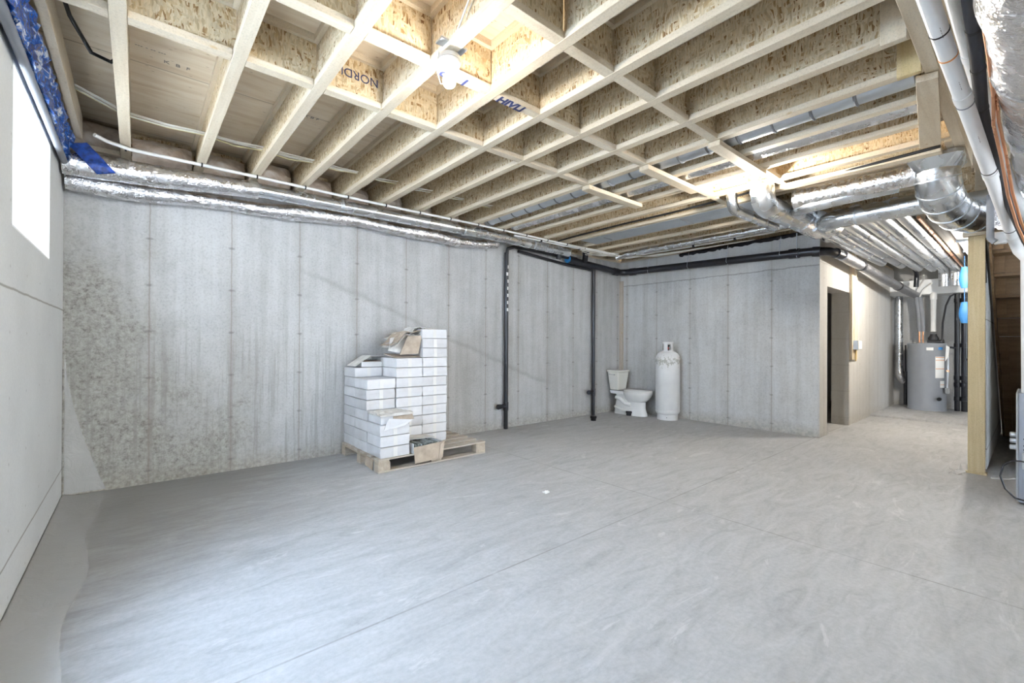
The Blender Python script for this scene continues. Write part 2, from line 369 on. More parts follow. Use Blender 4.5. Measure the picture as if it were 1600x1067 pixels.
def text(s, size, loc, right, up, mat, parent, name, ext=.0006, bold=0):
    cu = bpy.data.curves.new('t', 'FONT'); cu.body = s; cu.size = size; cu.extrude = ext; cu.offset = bold; cu.align_x = 'LEFT'
    o = bpy.data.objects.new('t', cu); COL.objects.link(o); bpy.context.view_layer.update()
    dg = bpy.context.evaluated_depsgraph_get(); me = bpy.data.meshes.new_from_object(o.evaluated_get(dg)); bpy.data.objects.remove(o)
    R = Vector(right).normalized(); U = Vector(up).normalized(); N = R.cross(U)
    off = parent_off(parent) if parent else Vector()
    for v in me.vertices: v.co = Vector(loc) + R*v.co.x + U*v.co.y + N*v.co.z - off
    me.materials.clear(); me.materials.append(M[mat]); me.name = name
    q = bpy.data.objects.new(name, me); COL.objects.link(q)
    if parent: q.parent = parent
    return q
ORD = ['first', 'second', 'third', 'fourth', 'fifth', 'sixth', 'seventh', 'eighth', 'ninth', 'tenth', 'eleventh', 'twelfth', 'thirteenth', 'fourteenth', 'fifteenth', 'sixteenth', 'seventeenth', 'eighteenth']
def arc(c, a, b_, r, n=6):   # quarter bend from direction a to direction b_ starting at c
    a = Vector(a).normalized(); b_ = Vector(b_).normalized(); c = Vector(c); O = c + b_*r
    return [O - b_*r*math.cos(t*PI/2/n) + a*r*math.sin(t*PI/2/n) for t in range(n+1)]

# ================================================================ the setting
XL, YW, X2, Y1, XB, YB = -.439, 4.87, 6.717, 1.787, 11.4, -6.0
ZJ, ZS, ZW = 2.703, 3.005, 2.665
struct(MB().box(XL-.3, XB+.2, YB-.2, 5.3, -.2, 0).build('floor', 'floor'))
ceil = struct(MB().box(XL-.3, XB+.2, YB-.2, 5.3, ZS, ZS+.02).build('ceiling', 'ply'))
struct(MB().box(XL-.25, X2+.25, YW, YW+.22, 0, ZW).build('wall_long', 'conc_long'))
struct(MB().box(X2, X2+.22, Y1+.22, YW, 0, ZW).box(X2, X2+.22, Y1+.001, Y1+.22, 0, ZW).build('wall_far', 'conc_far'))
# return wall with the cold-room doorway
wr = MB(); D0, D1, DZ = 7.04, 8.12, 1.985
wr.box(X2+.0005, D0, Y1, Y1+.22, 0, ZW-.001); wr.box(D0, D1, Y1, Y1+.22, DZ, ZW-.001); wr.box(D1, XB+.1, Y1, Y1+.22, 0, ZW-.001)
struct(wr.build('wall_return', 'conc_return'))
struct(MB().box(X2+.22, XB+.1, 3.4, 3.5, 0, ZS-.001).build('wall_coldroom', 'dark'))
# left wall: board with two window openings
def wall_with_holes(xa, xb, y0, y1, z0, z1, holes):
    m = MB(); ys = sorted({y0, y1} | {h[0] for h in holes} | {h[1] for h in holes})
    for a, b_ in zip(ys[:-1], ys[1:]):
        hs = [h for h in holes if h[0] <= a and h[1] >= b_]
        if hs: m.box(xa, xb, a, b_, z0, hs[0][2]); m.box(xa, xb, a, b_, hs[0][3], z1)
        else: m.box(xa, xb, a, b_, z0, z1)
    return m
WIN = (3.03, 4.17, 1.738, 2.50)
struct(wall_with_holes(XL-.013, XL, YB, YW-.004, .012, 2.545, [WIN, (1.25, 2.45, .75, 2.40)]).build('wall_left', 'drywall'))
struct(wall_with_holes(XL-.30, XL-.014, YB-.2, YW+.2, 0, ZW, [WIN, (1.25, 2.45, .75, 2.40)]).build('wall_left_core', 'drywall'))
for i, (a, b_, c_, d_) in enumerate([WIN, (1.25, 2.45, .75, 2.40)]):
    m = MB(); x0, x1 = XL-.30, XL-.001; e = .012
    m.box(x0, x1, b_-e, b_-.0005, c_, d_).box(x0, x1, a+.0005, a+e, c_, d_).box(x0, x1, a+e, b_-e, c_+.0005, c_+e).box(x0, x1, a+e, b_-e, d_-e, d_-.0005)
    wo = struct(m.build('trim_%d' % (i+1), 'white_reveal'))
    f = MB(); t_ = .045; xa, xb = XL-.29, XL-.235; A, B_, C_, D_ = a+e, b_-e, c_+e, d_-e
    f.box(xa, xb, A, B_, C_, C_+t_).box(xa, xb, A, B_, D_-t_, D_).box(xa, xb, A, A+t_, C_+t_, D_-t_).box(xa, xb, B_-t_, B_, C_+t_, D_-t_).box(xa, xb, (A+B_)/2-.02, (A+B_)/2+.02, C_+t_, D_-t_)
    wf = struct(f.build('window_%d' % (i+1), 'vinyl'))
    MB().box(XL-.268, XL-.262, A+t_, B_-t_, C_+t_, D_-t_).build('pane', 'glass', wf)
# rear wall behind the camera, with an added door and window for fill light
m = MB()
for a, b_, z0, z1 in ((XL-.3, 1.1, 0, ZS-.001), (1.1, 4.1, 2.25, ZS-.001), (4.1, 6.7, 0, ZS-.001), (6.7, 8.5, 0, .8), (6.7, 8.5, 2.2, ZS-.001), (8.5, XB+.2, 0, ZS-.001)): m.box(a, b_, YB-.2, YB, z0, z1)
struct(m.build('wall_rear', 'conc_back'))
d = MB(); d.box(1.1, 1.17, YB-.12, YB-.06, .02, 2.25).box(4.03, 4.1, YB-.12, YB-.06, .02, 2.25).box(2.56, 2.64, YB-.12, YB-.06, .09, 2.18).box(1.17, 4.03, YB-.12, YB-.06, .02, .09).box(1.17, 4.03, YB-.12, YB-.06, 2.18, 2.25)
dd = struct(d.build('added_patio_door', 'vinyl')); MB().box(1.17, 4.03, YB-.093, YB-.087, .09, 2.18).build('pane', 'glass', dd)
# utility room end
struct(MB().box(XB, XB+.2, YB, 3.5, 0, ZS-.001).build('wall_end', 'conc_back'))
struct(MB().box(XB-.40, XB-.001, -.6, Y1-.002, 2.13, 2.40).build('trim_3', 'white_reveal'))
struct(MB().box(9.45, XB, -.55, Y1-.001, .0005, .03).build('floor_step', 'floor'))
# sill plate and rim above the concrete
struct(MB().box(XL-.25, X2+.25, YW+.015, YW+.155, ZW+.0005, ZJ-.001).build('trim_4', 'lum_x'))
struct(MB().box(XL-.25, X2+.25, YW+.16, YW+.20, ZW, ZS-.001).build('trim_5', 'osb_y'))
struct(MB().box(X2+.015, X2+.155, Y1+.16, YW+.014, ZW+.0005, ZJ-.001).build('trim_6', 'lum_y'))
struct(MB().box(X2+.16, X2+.20, Y1+.02, YW+.1, ZJ, ZS-.001).build('trim_7', 'osb_x'))
struct(MB().box(X2+.015, XB-.001, Y1+.015, Y1+.155, ZW+.0005, ZJ-.001).build('trim_8', 'lum_x'))
struct(MB().box(XL-.20, XL-.06, YB, YW+.014, ZW+.0005, ZJ-.001).build('trim_9', 'lum_y'))
struct(MB().box(XL-.10, XL-.06, YB, YW+.14, ZJ, ZS-.001).build('trim_10', 'osb_x'))

# ================================================================ floor joists
JR = [-.042] + [.438+.4064*k for k in range(16)]      # right edge of each lower flange
FWD, FT = .0635, .038
YJ0, YJ1 = .39, YW+.15
def joist_parts(root, xr, y0, y1):
    xl = xr-FWD; xm = xr-FWD/2
    MB().box(xl, xr, y0, y1, ZJ, ZJ+FT).build('bottom_flange', 'lum_y', root, bevel=.002)
    MB().box(xl, xr, y0, y1, ZS-FT-.0005, ZS-.0005).build('top_flange', 'lum_y', root)
    MB().box(xm-.005, xm+.005, y0, y1, ZJ+FT, ZS-FT).build('web', 'osb_x', root)
for i, xr in enumerate(JR):
    r = thing('floor_joist', (xr-FWD/2, YJ0, ZJ), 'pale wood ceiling joist with strand board web, %s from the window wall' % ORD[i], 'joist', 'ceiling joists over the main room')
    joist_parts(r, xr, YJ0, YJ1)
# joists on the near side of the header
for i, xr in enumerate(JR[6:15]):
    r = thing('floor_joist', (xr-FWD/2, -5.9, ZJ), 'wood joist on the near side of the header, %s in that row' % ORD[i], 'joist', 'ceiling joists on the near side of the header')
    joist_parts(r, xr, -5.9, .25)
# blocking rows: x edges of bays
BL = [XL+.0] + JR
ROWS = [(2.77, 'the row nearest the long wall', 9, 0), (2.15, 'the middle row', 9, 2), (1.555, 'the row nearest the camera', 9, 4)]
DUCTBAY = (9, 10)
def bay(i): return (XL-.03 if i == 0 else JR[i-1]), JR[i]-FWD
def block(i, yf, where, warm=False):
    a, b_ = bay(i); g = .002; y0 = yf-FWD; ym = yf-FWD/2
    if i == 0: a = XL+.03
    lab = 'strand board blocking in %s, %s bay from the window wall' % (where, ORD[i])
    r = thing('blocking_panel', ((a+b_)/2, ym, ZJ), lab, 'blocking', 'blocking rows between the joists')
    MB().box(a+g, b_-g, y0, yf, ZJ+.001, ZJ+FT).build('bottom_flange', 'lum_x', r, bevel=.0015)
    MB().box(a+g, b_-g, y0, yf, ZS-FT-.001, ZS-.001).build('top_flange', 'lum_x', r)
    MB().box(a+g-.02, b_-g+.02, ym-.005, ym+.005, ZJ+FT, ZS-FT-.001).build('web', 'osb_y', r)
    return r, a, b_, y0, yf
blk = {}
for yf, where, last, first in ROWS:
    for i in range(first, 14 if yf < 2.5 else 12):
        if i in DUCTBAY: continue
        if i == 11 and yf > 2.5: continue
        blk[(yf, i)] = block(i, yf + random.uniform(-.006, .006), where)
# flat straps under the duct bays
for n_, (yf, where) in enumerate([(2.79, 'nearest the long wall'), (2.16, 'in the middle row'), (1.57, 'nearest the camera')]):
    o = MB().box(JR[8]-.05, JR[10]+.01, yf-.089, yf, ZJ-.040, ZJ-.002).build('wood_strap', 'lum_x', None, (JR[9], yf-.045, ZJ-.04), bevel=.002)
    tag(o, 'flat wood strap nailed under the two duct bays, %s' % where, 'strap', 'flat straps under the duct bays')
# jotted marks on two blocks of the middle row
for i, s_ in ((4, 'oo  I'), (5, 'HIVLI')):
    r, a, b_, y0, yf = blk[(2.15, i)]
    text(s_, .088, (a+.02, yf-.002, ZJ-.0008), (1, 0, 0), (0, -1, 0), 'ink', r, 'marker_writing', bold=.0035)
r, a, b_, y0, yf = blk[(2.77, 3)]
text('NORDIC', .075, (b_-.01, (y0+yf)/2-.0062, ZJ+.19), (-1, 0, 0), (0, 0, -1), 'ink', r, 'printed_lettering')
text('K  B  F', .05, (.12, 3.62, ZS-.001), (1, 0, 0), (0, -1, 0), 'stamp', ceil, 'plywood_stamp')
text('--- - -- ---', .04, (-.02, 3.52, ZS-.001), (1, 0, 0), (0, -1, 0), 'stamp', ceil, 'plywood_stamp')
text('K B F', .05, (1.0, 3.75, ZS-.001), (1, 0, 0), (0, -1, 0), 'stamp', ceil, 'plywood_stamp')
# header at the joist ends, its blocks and hanger plank
hd = thing('header_beam', (2.5, .36, ZJ), 'long wood header carrying the near ends of the joists beside the white drain pipes', 'beam')
MB().box(-.3, 5.30, .33, .3885, ZJ-.002, ZS-.002).build('near_ply', 'lum_x', hd, bevel=.002)
MB().box(4.54, 5.30, .39, .43, ZJ-.002, ZS-.002).build('far_ply', 'lum_x', hd, bevel=.002)
MB().box(-.3, 5.30, .255, .329, ZS-.05, ZS-.002).build('ledger', 'lum_x', hd)
for (xr, mat, lab) in ((2.877-FWD, 'lum_z', 'pale squash block at a joist end by the drain pipes, nearest the camera'), (3.283-FWD, 'lum_warm', 'yellow pine squash block at a joist end by the drain pipes, with a pencilled mark')):
    o = MB().box(xr-.036, xr-.001, .391, .490, ZJ-.030, ZJ+.24).build('squash_block', mat, None, (xr-.02, .44, ZJ), bevel=.002)
    tag(o, lab, 'block', 'squash blocks at the header')
o = MB().hexa([(3.31, .335, ZJ-.042), (4.44, .435, ZJ-.042), (4.42, .55, ZJ-.042), (3.29, .425, ZJ-.042)], [(3.31, .335, ZJ-.004), (4.44, .435, ZJ-.004), (4.42, .55, ZJ-.004), (3.29, .425, ZJ-.004)]).build('wood_plank', 'lum_x', None, (3.9, .44, ZJ-.04), bevel=.002)
tag(o, 'short pale plank closing the two duct bays at the header', 'plank')

# insulation between the joist ends
for i in range(0, 14):
    a, b_ = bay(i); a += .004; b_ -= .004
    if i == 0: a = XL-.05
    m = MB(); R = []; rn = random.Random(i)
    zt = ZS-.02-(.05 if i % 3 else .01)
    for s_ in range(9):
        u = s_/8; ring = []
        xx = a+(b_-a)*u; e = .02+.03*math.sin(PI*u)
        for k in range(9):
            v_ = k/8; zz = ZJ+.004+(zt-ZJ)*v_*(.93+.07*math.sin(PI*u))
            yy = YW+.05-.11*math.sin(PI*v_)*(.4+.6*math.sin(PI*u))+rn.uniform(-.012, .012)
            ring.append((xx, yy, zz))
        R.append([*ring, (xx, YW+.14, zt), (xx, YW+.14, ZJ+.004)])
    o = m.rings(R).build('insulation_batt', 'batt', None, ((a+b_)/2, YW+.09, ZJ), smooth=True)
    tag(o, 'brownish insulation batt behind film at the joist ends, %s bay from the window wall' % ORD[i], 'insulation', 'insulation batts at the rim')

# ================================================================ bulbs
def lampholder(x, y, z, label, watt=12):
    r = thing('light_fixture', (x, y, z), label, 'lamp', 'bare bulb ceiling lights')
    MB().lathe((x, y, z), [(.03, 0), (.055, .0), (.055, -.022), (.03, -.025)][::-1], 20).build('junction_box', 'galv_dull', r, smooth=True)
    MB().lathe((x, y, z-.025), [(.056, 0), (.058, -.012), (.05, -.026), (.026, -.036), (.024, -.050)][::-1], 28).build('lamp_holder', 'porcelain', r, smooth=True)
    pr = [(.014, -.052), (.018, -.062), (.027, -.078), (.034, -.097), (.033, -.113), (.024, -.128), (.008, -.136), (.001, -.137)]
    MB().lathe((x, y, z-.025), pr[::-1], 24).build('bulb', bulb_mat(watt*26.0), r, smooth=True)
    return r
lf = lampholder(1.225, 1.955, ZJ-.015, 'bare lit bulb in a white porcelain holder hung between the fourth and fifth joists', 15)
MB().box(1.146, 1.30, 1.90, 1.96, ZJ+.022, ZJ+.032).build('mounting_bracket', 'galv_dull', lf)
MB().tube([(1.22, 1.93, ZJ+.03), (1.19, 1.80, ZJ+.06), (1.17, 1.6, ZJ+.20), (1.14, 1.3, ZJ+.25)], .005, 8).tube([(1.24, 1.95, ZJ+.03), (1.22, 1.80, ZJ+.08), (1.19, 1.6, ZJ+.22), (1.14, 1.35, ZJ+.27)], .005, 8).build('cable', 'cable', lf, smooth=True)
MB().tube([(1.17, 1.97, ZJ), (1.24, 2.10, ZJ-.02), (1.32, 2.20, ZJ-.01), (1.42, 2.26, ZJ+.06), (1.50, 2.20, ZJ+.16)], .003, 6).build('cord', 'cable', lf, smooth=True)
lampholder(4.24, 1.63, ZJ-.0005, 'bare lit bulb glaring in front of the shiny round duct elbow', 42)
lampholder(8.2, .495, 2.4195, 'bare lit bulb under the trunk duct in the passage, hidden behind the pine stud', 95)
lampholder(1.6, -3.6, ZJ, 'bare bulb added as fill light behind the camera, on the patio door side', 8)  # unseen bulb added to brighten the room from behind
lampholder(5.6, -3.2, ZJ, 'bare bulb added as fill light behind the camera, near the added rear window', 10)  # also an added fill bulb, out of view

# ================================================================ ducts along the long wall
def P(o, l, c, g=None): return tag(o, l, c, g)
r = thing('air_duct', (2.3, 4.6, 2.6), 'straight galvanised round duct along the top of the long wall', 'duct')
pts = [(.80, 4.60, 2.600), (2.1, 4.60, 2.612), (3.5, 4.60, 2.62), (5.05, 4.62, 2.60)]
MB().tube(pts, .062, 20, sub=.3).build('duct_pipe', 'galv', r, smooth=True)
for x in (1.6, 3.1, 4.3): MB().lathe((x, 4.60, 2.613), [(.064, -.012), (.066, -.010), (.066, .010), (.064, .012)], 20, 'x').build('joint_collar', 'galv_dull', r, smooth=True)
MB().tube([(-.425, 4.61, 2.53), (.1, 4.61, 2.55), (.5, 4.61, 2.58), (.84, 4.60, 2.595)], lambda t: .094-.018*t, 28, jit=.03, sub=.04).build('foil_sleeve', 'foil', r, smooth=True)['label'] = 'crinkled foil sleeve on the left end of the duct'
o = MB().tube([(-.42, 4.76, 2.43), (0, 4.76, 2.43), (.35, 4.76, 2.455), (.6, 4.76, 2.465), (.9, 4.76, 2.47), (1.3, 4.75, 2.50), (1.8, 4.75, 2.53), (2.3, 4.75, 2.51), (2.75, 4.76, 2.52), (3.1, 4.76, 2.50), (3.45, 4.76, 2.51), (3.75, 4.77, 2.57)], lambda t: .066+.010*math.sin(t*19), 24, jit=.03, sub=.04).build('flexible_duct', 'foil', None, (1.7, 4.75, 2.5), smooth=True)
P(o, 'sagging foil wrapped flexible duct under the galvanised one on the long wall', 'duct')
# white line with black clips
zz = lambda x: 2.684+.004*math.sin(x*2.3)
pts = [(-.24, 4.36, 2.69), (-.18, 4.42, 2.686), (-.05, 4.49, 2.684)] + [(x, 4.50, zz(x)) for x in (.4, .8, 1.3, 1.8, 2.3, 2.8, 3.3, 3.8, 4.4, 5.0, 5.6, 6.2)]
r = thing('water_line', (2.5, 4.5, 2.68), 'white plastic water line clipped under the joists beside the long wall', 'pipe')
MB().tube(pts, .013, 10).build('pipe', 'pex', r, smooth=True)
for xr in JR[:14]: MB().lathe((xr-.03, 4.50, zz(xr)), [(.015, -.006), (.018, -.005), (.018, .005), (.015, .006)], 12, 'x').build('clip', 'black', r)
r = thing('water_line', (5.2, 4.56, 2.67), 'white water line turning the far corner under the joists', 'pipe')
MB().tube([(3.9, 4.56, 2.672), (4.9, 4.56, 2.672), (5.7, 4.50, 2.672), (6.15, 4.38, 2.672), (6.33, 4.1, 2.672), (6.36, 3.4, 2.672), (6.37, 2.2, 2.68)], .012, 10).build('pipe', 'pex', r, smooth=True)
for q in ((4.4, 4.56), (5.2, 4.54), (6.36, 3.3), (6.365, 2.7)): MB().box(q[0]-.015, q[0]+.015, q[1]-.015, q[1]+.015, 2.655, 2.69).build('clip', 'black', r)
# cables through the webs
for k, (dy, dz, mt, nm) in enumerate(((0, 0, 'cable', 'white'), (.022, .004, 'cable', 'white'), (.045, -.004, 'cable', 'white'), (.075, .0, 'cable_y', 'yellow'))):
    pts = []; y = 4.20+dy
    pts.append((-.40, 3.9+dy, 2.86+dz))
    for i, xr in enumerate(JR[:9]):
        pts.append((xr-FWD/2, y+.01*math.sin(i*2.1+k), 2.852+dz)); 
        if i < 8: pts.append(((xr+JR[i+1]-FWD)/2, y+.012*math.sin(i*1.7+k*2), 2.838+dz+.008*math.sin(i+k*3)))
    o = MB().tube(pts, .0048, 8).build('electrical_cable', mt, None, (1.3, y, 2.84), smooth=True)
    P(o, '%s cable threaded through the joist webs near the long wall, %s from the camera' % (nm, ORD[k]), 'cable', 'cables through the joist webs')
o = MB().tube([(-.30, 3.05, 2.95), (-.27, 3.18, 2.87), (-.20, 3.36, 2.80), (-.12, 3.40, 2.80), (-.07, 3.36, 2.84)], .010, 10).build('black_cable', 'black', None, (-.2, 3.3, 2.8), smooth=True)
P(o, 'drooping black cable between the window wall and the first joist', 'cable')
o = MB().box(-.34, -.11, YW-.11, YW-.07, ZJ+.0, ZJ+.036).build('wood_blocking', 'lum_x', None, (-.22, YW-.09, ZJ)); P(o, 'short round-edged wood piece at the top corner above the foil duct', 'blocking')
# blue membrane over the window wall top
rn = random.Random(3); R = []
for i in range(60):
    u = i/59; y = 2.1+(4.52-2.1)*u; ring = []
    for k, (x, z) in enumerate(((-.375, 2.50), (-.37, 2.545), (-.375, 2.60), (-.365, 2.645), (-.36, 2.685), (-.44, 2.69), (-.44, 2.55))):
        ring.append((x+rn.uniform(-.013, .013), y, z+rn.uniform(-.012, .012)))
    R.append(ring)
o = MB().rings(R).build('blue_membrane', 'membrane', None, (-.4, 3.3, 2.5), smooth=True); P(o, 'crumpled blue and white plastic membrane along the top of the window wall', 'membrane')
R = []
for i in range(12):
    u = i/11; c0 = Vector((-.34+.16*u, 4.515-.02*u, 2.655-.19*u)); ring = []
    for k in range(5): ring.append(c0 + Vector((.075*(k/4-.5)*1.4, rn.uniform(-.006, .006)-.010*math.sin(PI*u), .035*(k/4-.5))))
    ring += [p+Vector((0, .006, 0)) for p in reversed(ring)]
    R.append(ring)
o = MB().rings(R).build('blue_tape_strip', 'blue_tape', None, (-.26, 4.51, 2.5), smooth=True); P(o, 'dark blue tape strip across the corner end of the foil duct', 'tape')
r = thing('wall_top_channel', (XL, 2.5, 2.55), 'grey strip along the top edge of the window wall board', 'trim')
MB().tube([(-.405, 1.2, 2.495), (-.405, 4.5, 2.50)], .020, 10, jit=.03, sub=.2).build('strip', 'greyfoam', r, smooth=True)
o = MB().box(-.352, -.314, .5, 4.55, ZJ+.0, ZJ+.16).build('edge_joist', 'lum_y', None, (-.33, 2.5, ZJ)); P(o, 'wood edge board beside the blue membrane at the window wall', 'joist')

# ================================================================ ducts in the joist bays
r = thing('air_duct', (3.46, 2.5, 2.85), 'ribbed galvanised round duct running inside a joist bay', 'duct')
MB().tube([(3.440, .445, 2.792), (3.440, 4.55, 2.792)], .077, 24).build('duct_pipe', 'galv_dull', r, smooth=True)
for i in range(17):
    y = .72+.235*i; MB().lathe((3.440, y, 2.792), [(.0775, -.010), (.0850, -.003), (.0850, .003), (.0775, .010)], 24, 'y').build('rib', 'greyfoam', r, smooth=True)
r = thing('air_duct', (3.86, 1.4, 2.84), 'crinkled foil wrapped round duct in a joist bay, next to the ribbed one', 'duct')
MB().tube([(3.845, .445, 2.795), (3.845, 2.6, 2.795), (3.845, 4.5, 2.795)], .080, 28, jit=.02, sub=.05).build('duct_wrap', 'foil', r, smooth=True)
for y in (2.5, 3.0, 3.5): text('-- - --', .07, (3.80, y-.2, 2.708), (0, 1, 0), (1, 0, 0), 'ink', r, 'printed_lettering')
r = thing('sheet_metal_pan', (5.1, 3, ZJ), 'flat grey sheet metal panel closing a joist bay as a return duct', 'duct')
MB().box(4.90, 5.26, 1.75, 4.25, ZJ-.006, ZJ-.002).build('panel', 'galv_dull', r)
MB().box(4.90, 5.26, 2.72, 2.74, ZJ-.010, ZJ-.006).build('seam', 'galv', r); MB().box(4.90, 5.26, 3.9, 3.915, ZJ-.010, ZJ-.006).build('seam', 'galv', r)
o = MB().tube([(6.02, 1.2, 2.66), (6.02, 3.9, 2.66), (6.0, 4.25, 2.64), (5.95, 4.40, 2.60)], .045, 16, sub=.1).build('conduit_duct', 'galv', None, (6.0, 2.9, 2.62), smooth=True); P(o, 'slim galvanised pipe under the far joists toward the far corner', 'duct')
o = MB().tube([(4.70, 1.8, 2.735), (4.70, 2.6, 2.72), (4.70, 3.4, 2.725), (4.70, 4.2, 2.715), (4.68, 4.6, 2.69)], .011, 8).build('black_cable', 'black', None, (4.8, 2.5, 2.68), smooth=True); P(o, 'black cable running under the joists toward the drain stack on the long wall', 'cable')
o = MB().tube([(4.56, .45, 2.690), (4.60, 1.2, 2.68), (4.64, 1.75, 2.688)], .012, 8).build('black_cable', 'black', None, (4.6, 1, 2.68), smooth=True); P(o, 'black cable along a joist above the shiny boot', 'cable')
o = MB().box(4.58, 4.67, .45, 1.72, ZJ-.042, ZJ-.003).build('wood_plank', 'lum_y', None, (4.62, 1, ZJ-.04), bevel=.002); P(o, 'flat wood plank under the joists next to the glaring bulb', 'plank')

# duct elbows near the second bulb
r = thing('duct_elbow', (4.62, 1.66, 2.5), 'shiny round duct boot and elbow lit by the glaring bulb', 'duct')
MB().tube([(4.50, 1.66, 2.70)] + [tuple(p) for p in arc((4.50, 1.66, 2.66), (0, 0, -1), (1, 0, 0), .13, 6)] + [(5.5, 1.62, 2.53)], .105, 24).build('elbow', 'galv', r, smooth=True)
MB().tube([(5.4, 1.62, 2.53), (5.95, 1.60, 2.52)], .108, 20).build('foil_tape', 'foil_fine', r, smooth=True)
r = thing('duct_elbow', (4.60, 1.95, 2.5), 'slim foil elbow left of the glaring bulb', 'duct')
MB().tube([(4.52, 1.95, 2.70)] + [tuple(p) for p in arc((4.52, 1.95, 2.66), (0, 0, -1), (1, 0, 0), .10, 6)] + [(5.6, 1.93, 2.56)], .052, 20, jit=.01).build('elbow', 'galv', r, smooth=True)
r = thing('air_duct', (5.4, 1.75, 2.5), 'galvanised duct leading from the bulb toward the passage', 'duct')
MB().tube([(5.0, 1.42, 2.60), (6.4, 1.62, 2.50)], .06, 18).build('duct_pipe', 'galv', r, smooth=True)

# cross ducts along y under the header end
r = thing('air_duct', (5.3, 1, 2.45), 'polished galvanised cross duct with a capped elbow below the others', 'duct')
MB().tube([(5.60, 1.36, 2.44)] + [tuple(p) for p in reversed(arc((5.26, 1.22, 2.44), (0, 1, 0), (1, 0, 0), .16, 5))] + [(5.24, .62, 2.45), (5.24, .58, 2.45)], .088, 26).build('duct_pipe', 'galv', r, smooth=True)
MB().lathe((5.257, 1.1, 2.442), [(.089, -.01), (.092, 0), (.089, .01)], 26, 'y').build('joint_collar', 'galv_dull', r, smooth=True)
r = thing('air_duct', (5.0, 1.2, 2.5), 'thinner galvanised cross duct behind the polished one', 'duct')
MB().tube([(5.3, 1.52, 2.52)] + [tuple(p) for p in reversed(arc((4.86, 1.38, 2.52), (0, 1, 0), (1, 0, 0), .13, 5))] + [(4.86, 1.1, 2.535), (4.95, .75, 2.57)], .062, 20).build('duct_pipe', 'galv', r, smooth=True)
r = thing('air_duct', (4.9, .9, 2.6), 'foil wrapped cross duct just under the joists', 'duct')
MB().tube([(4.84, 1.5, 2.60), (4.86, .62, 2.60)], .085, 26, jit=.008, sub=.08).build('duct_wrap', 'foil_fine', r, smooth=True)
r = thing('air_duct', (5.5, .8, 2.45), 'dull galvanised cross duct above the duct bundle', 'duct')
MB().tube([(5.50, 1.2, 2.47), (5.50, .2, 2.47)], .06, 20).build('duct_pipe', 'galv_dull', r, smooth=True)
# duct bundle toward the utility end
ends = [8.9, 9.5, 10.0, 10.3, 10.4, 10.4]
for k in range(6):
    y = 1.56-.143*k; z = 2.50+(.012 if k % 2 else 0)
    r = thing('air_duct', (7.5, y, z), 'foil taped round duct of the bundle over the passage, %s from the concrete wall' % ORD[k], 'duct', 'duct bundle over the passage')
    x0 = 5.35 if k else 5.6
    if k < 4: pts = [(x0, y, z), (ends[k], y-.02, z)]
    else: pts = [(x0, y, z), (10.25, y, z)] + [tuple(p) for p in arc((10.3, y, z), (1, 0, 0), (0, 0, -1), .12, 5)] + [(10.43, y, 2.2)]
    MB().tube(pts, .066, 24).build('duct_pipe', 'galv_run', r, smooth=True)
    for q in range(4):
        xx = 6.1+.95*q+.17*k
        if xx < ends[k]-.1: MB().lathe((xx, y-.02*(xx-x0)/(ends[k]-x0) if k < 4 else y, z), [(.0665, -.03), (.068, -.028), (.068, .028), (.0665, .03)], 24, 'x').build('tape_band', 'galv', r, smooth=True)
r = thing('wood_joist_run', (8, .72, 2.5), 'bundle of dark pipes and a rough board beside the duct bundle', 'pipe')
MB().box(6.0, 10.6, .66, .70, 2.46, 2.60).build('board', 'dark', r); MB().tube([(5.9, .74, 2.47), (10.4, .74, 2.46)], .016, 8).build('copper_pipe', 'copper', r, smooth=True)
# flat foil faced duct deck on the right
r = thing('trunk_duct', (7.5, .1, 2.4), 'wide rectangular sheet metal trunk over the post and stairs', 'duct')
MB().box(6.6, 10.9, -.25, .58, 2.42, 2.66).build('duct_body', 'galv_dull', r, bevel=.005)
for x in (7.3, 8.1, 8.9, 9.7): MB().box(x, x+.03, -.26, .59, 2.405, 2.67).build('drive_cleat', 'galv', r)

# big elbow with its square boot
r = thing('duct_elbow', (4.85, .55, 2.4), 'large segmented galvanised elbow dropping from a square boot', 'duct')
bx = (4.86, .50)
sq = [(-.20, -.15), (.20, -.15), (.20, .15), (-.20, .15)]
R = []
n = 32
def sqpt(a, w_, h_):
    c_, s_ = math.cos(a), math.sin(a); k = min(w_/abs(c_) if abs(c_) > 1e-6 else 9, h_/abs(s_) if abs(s_) > 1e-6 else 9); return (c_*k, s_*k)
top = [(bx[0]+sqpt(2*PI*k/n, .19, .16)[0], bx[1]+sqpt(2*PI*k/n, .19, .16)[1], 2.66) for k in range(n)]
bot = [(bx[0]+.135*math.cos(2*PI*k/n), bx[1]+.135*math.sin(2*PI*k/n), 2.58) for k in range(n)]
bot2 = [(x, y, 2.53) for x, y, z in bot]
MB().rings([bot2, bot, top, [(x, y, 2.69) for x, y, z in top]]).build('square_boot', 'galv', r)
allp = [Vector(p) for p in ((4.86, .50, 2.60), (4.86, .50, 2.53), (4.90, .495, 2.46), (5.02, .485, 2.40), (5.16, .46, 2.355), (5.33, .42, 2.325), (5.52, .34, 2.32), (5.70, .22, 2.34))]
MB().tube([tuple(p) for p in allp], .138, 32).build('elbow_body', 'galv', r, smooth=True)
for i in range(1, len(allp)-1):
    a = allp[i]; d_ = (allp[i+1]-allp[i-1]).normalized()*.006
    MB().tube([tuple(a-d_), tuple(a+d_)], .1415, 32).build('gore_seam', 'galv_dull', r, smooth=True)

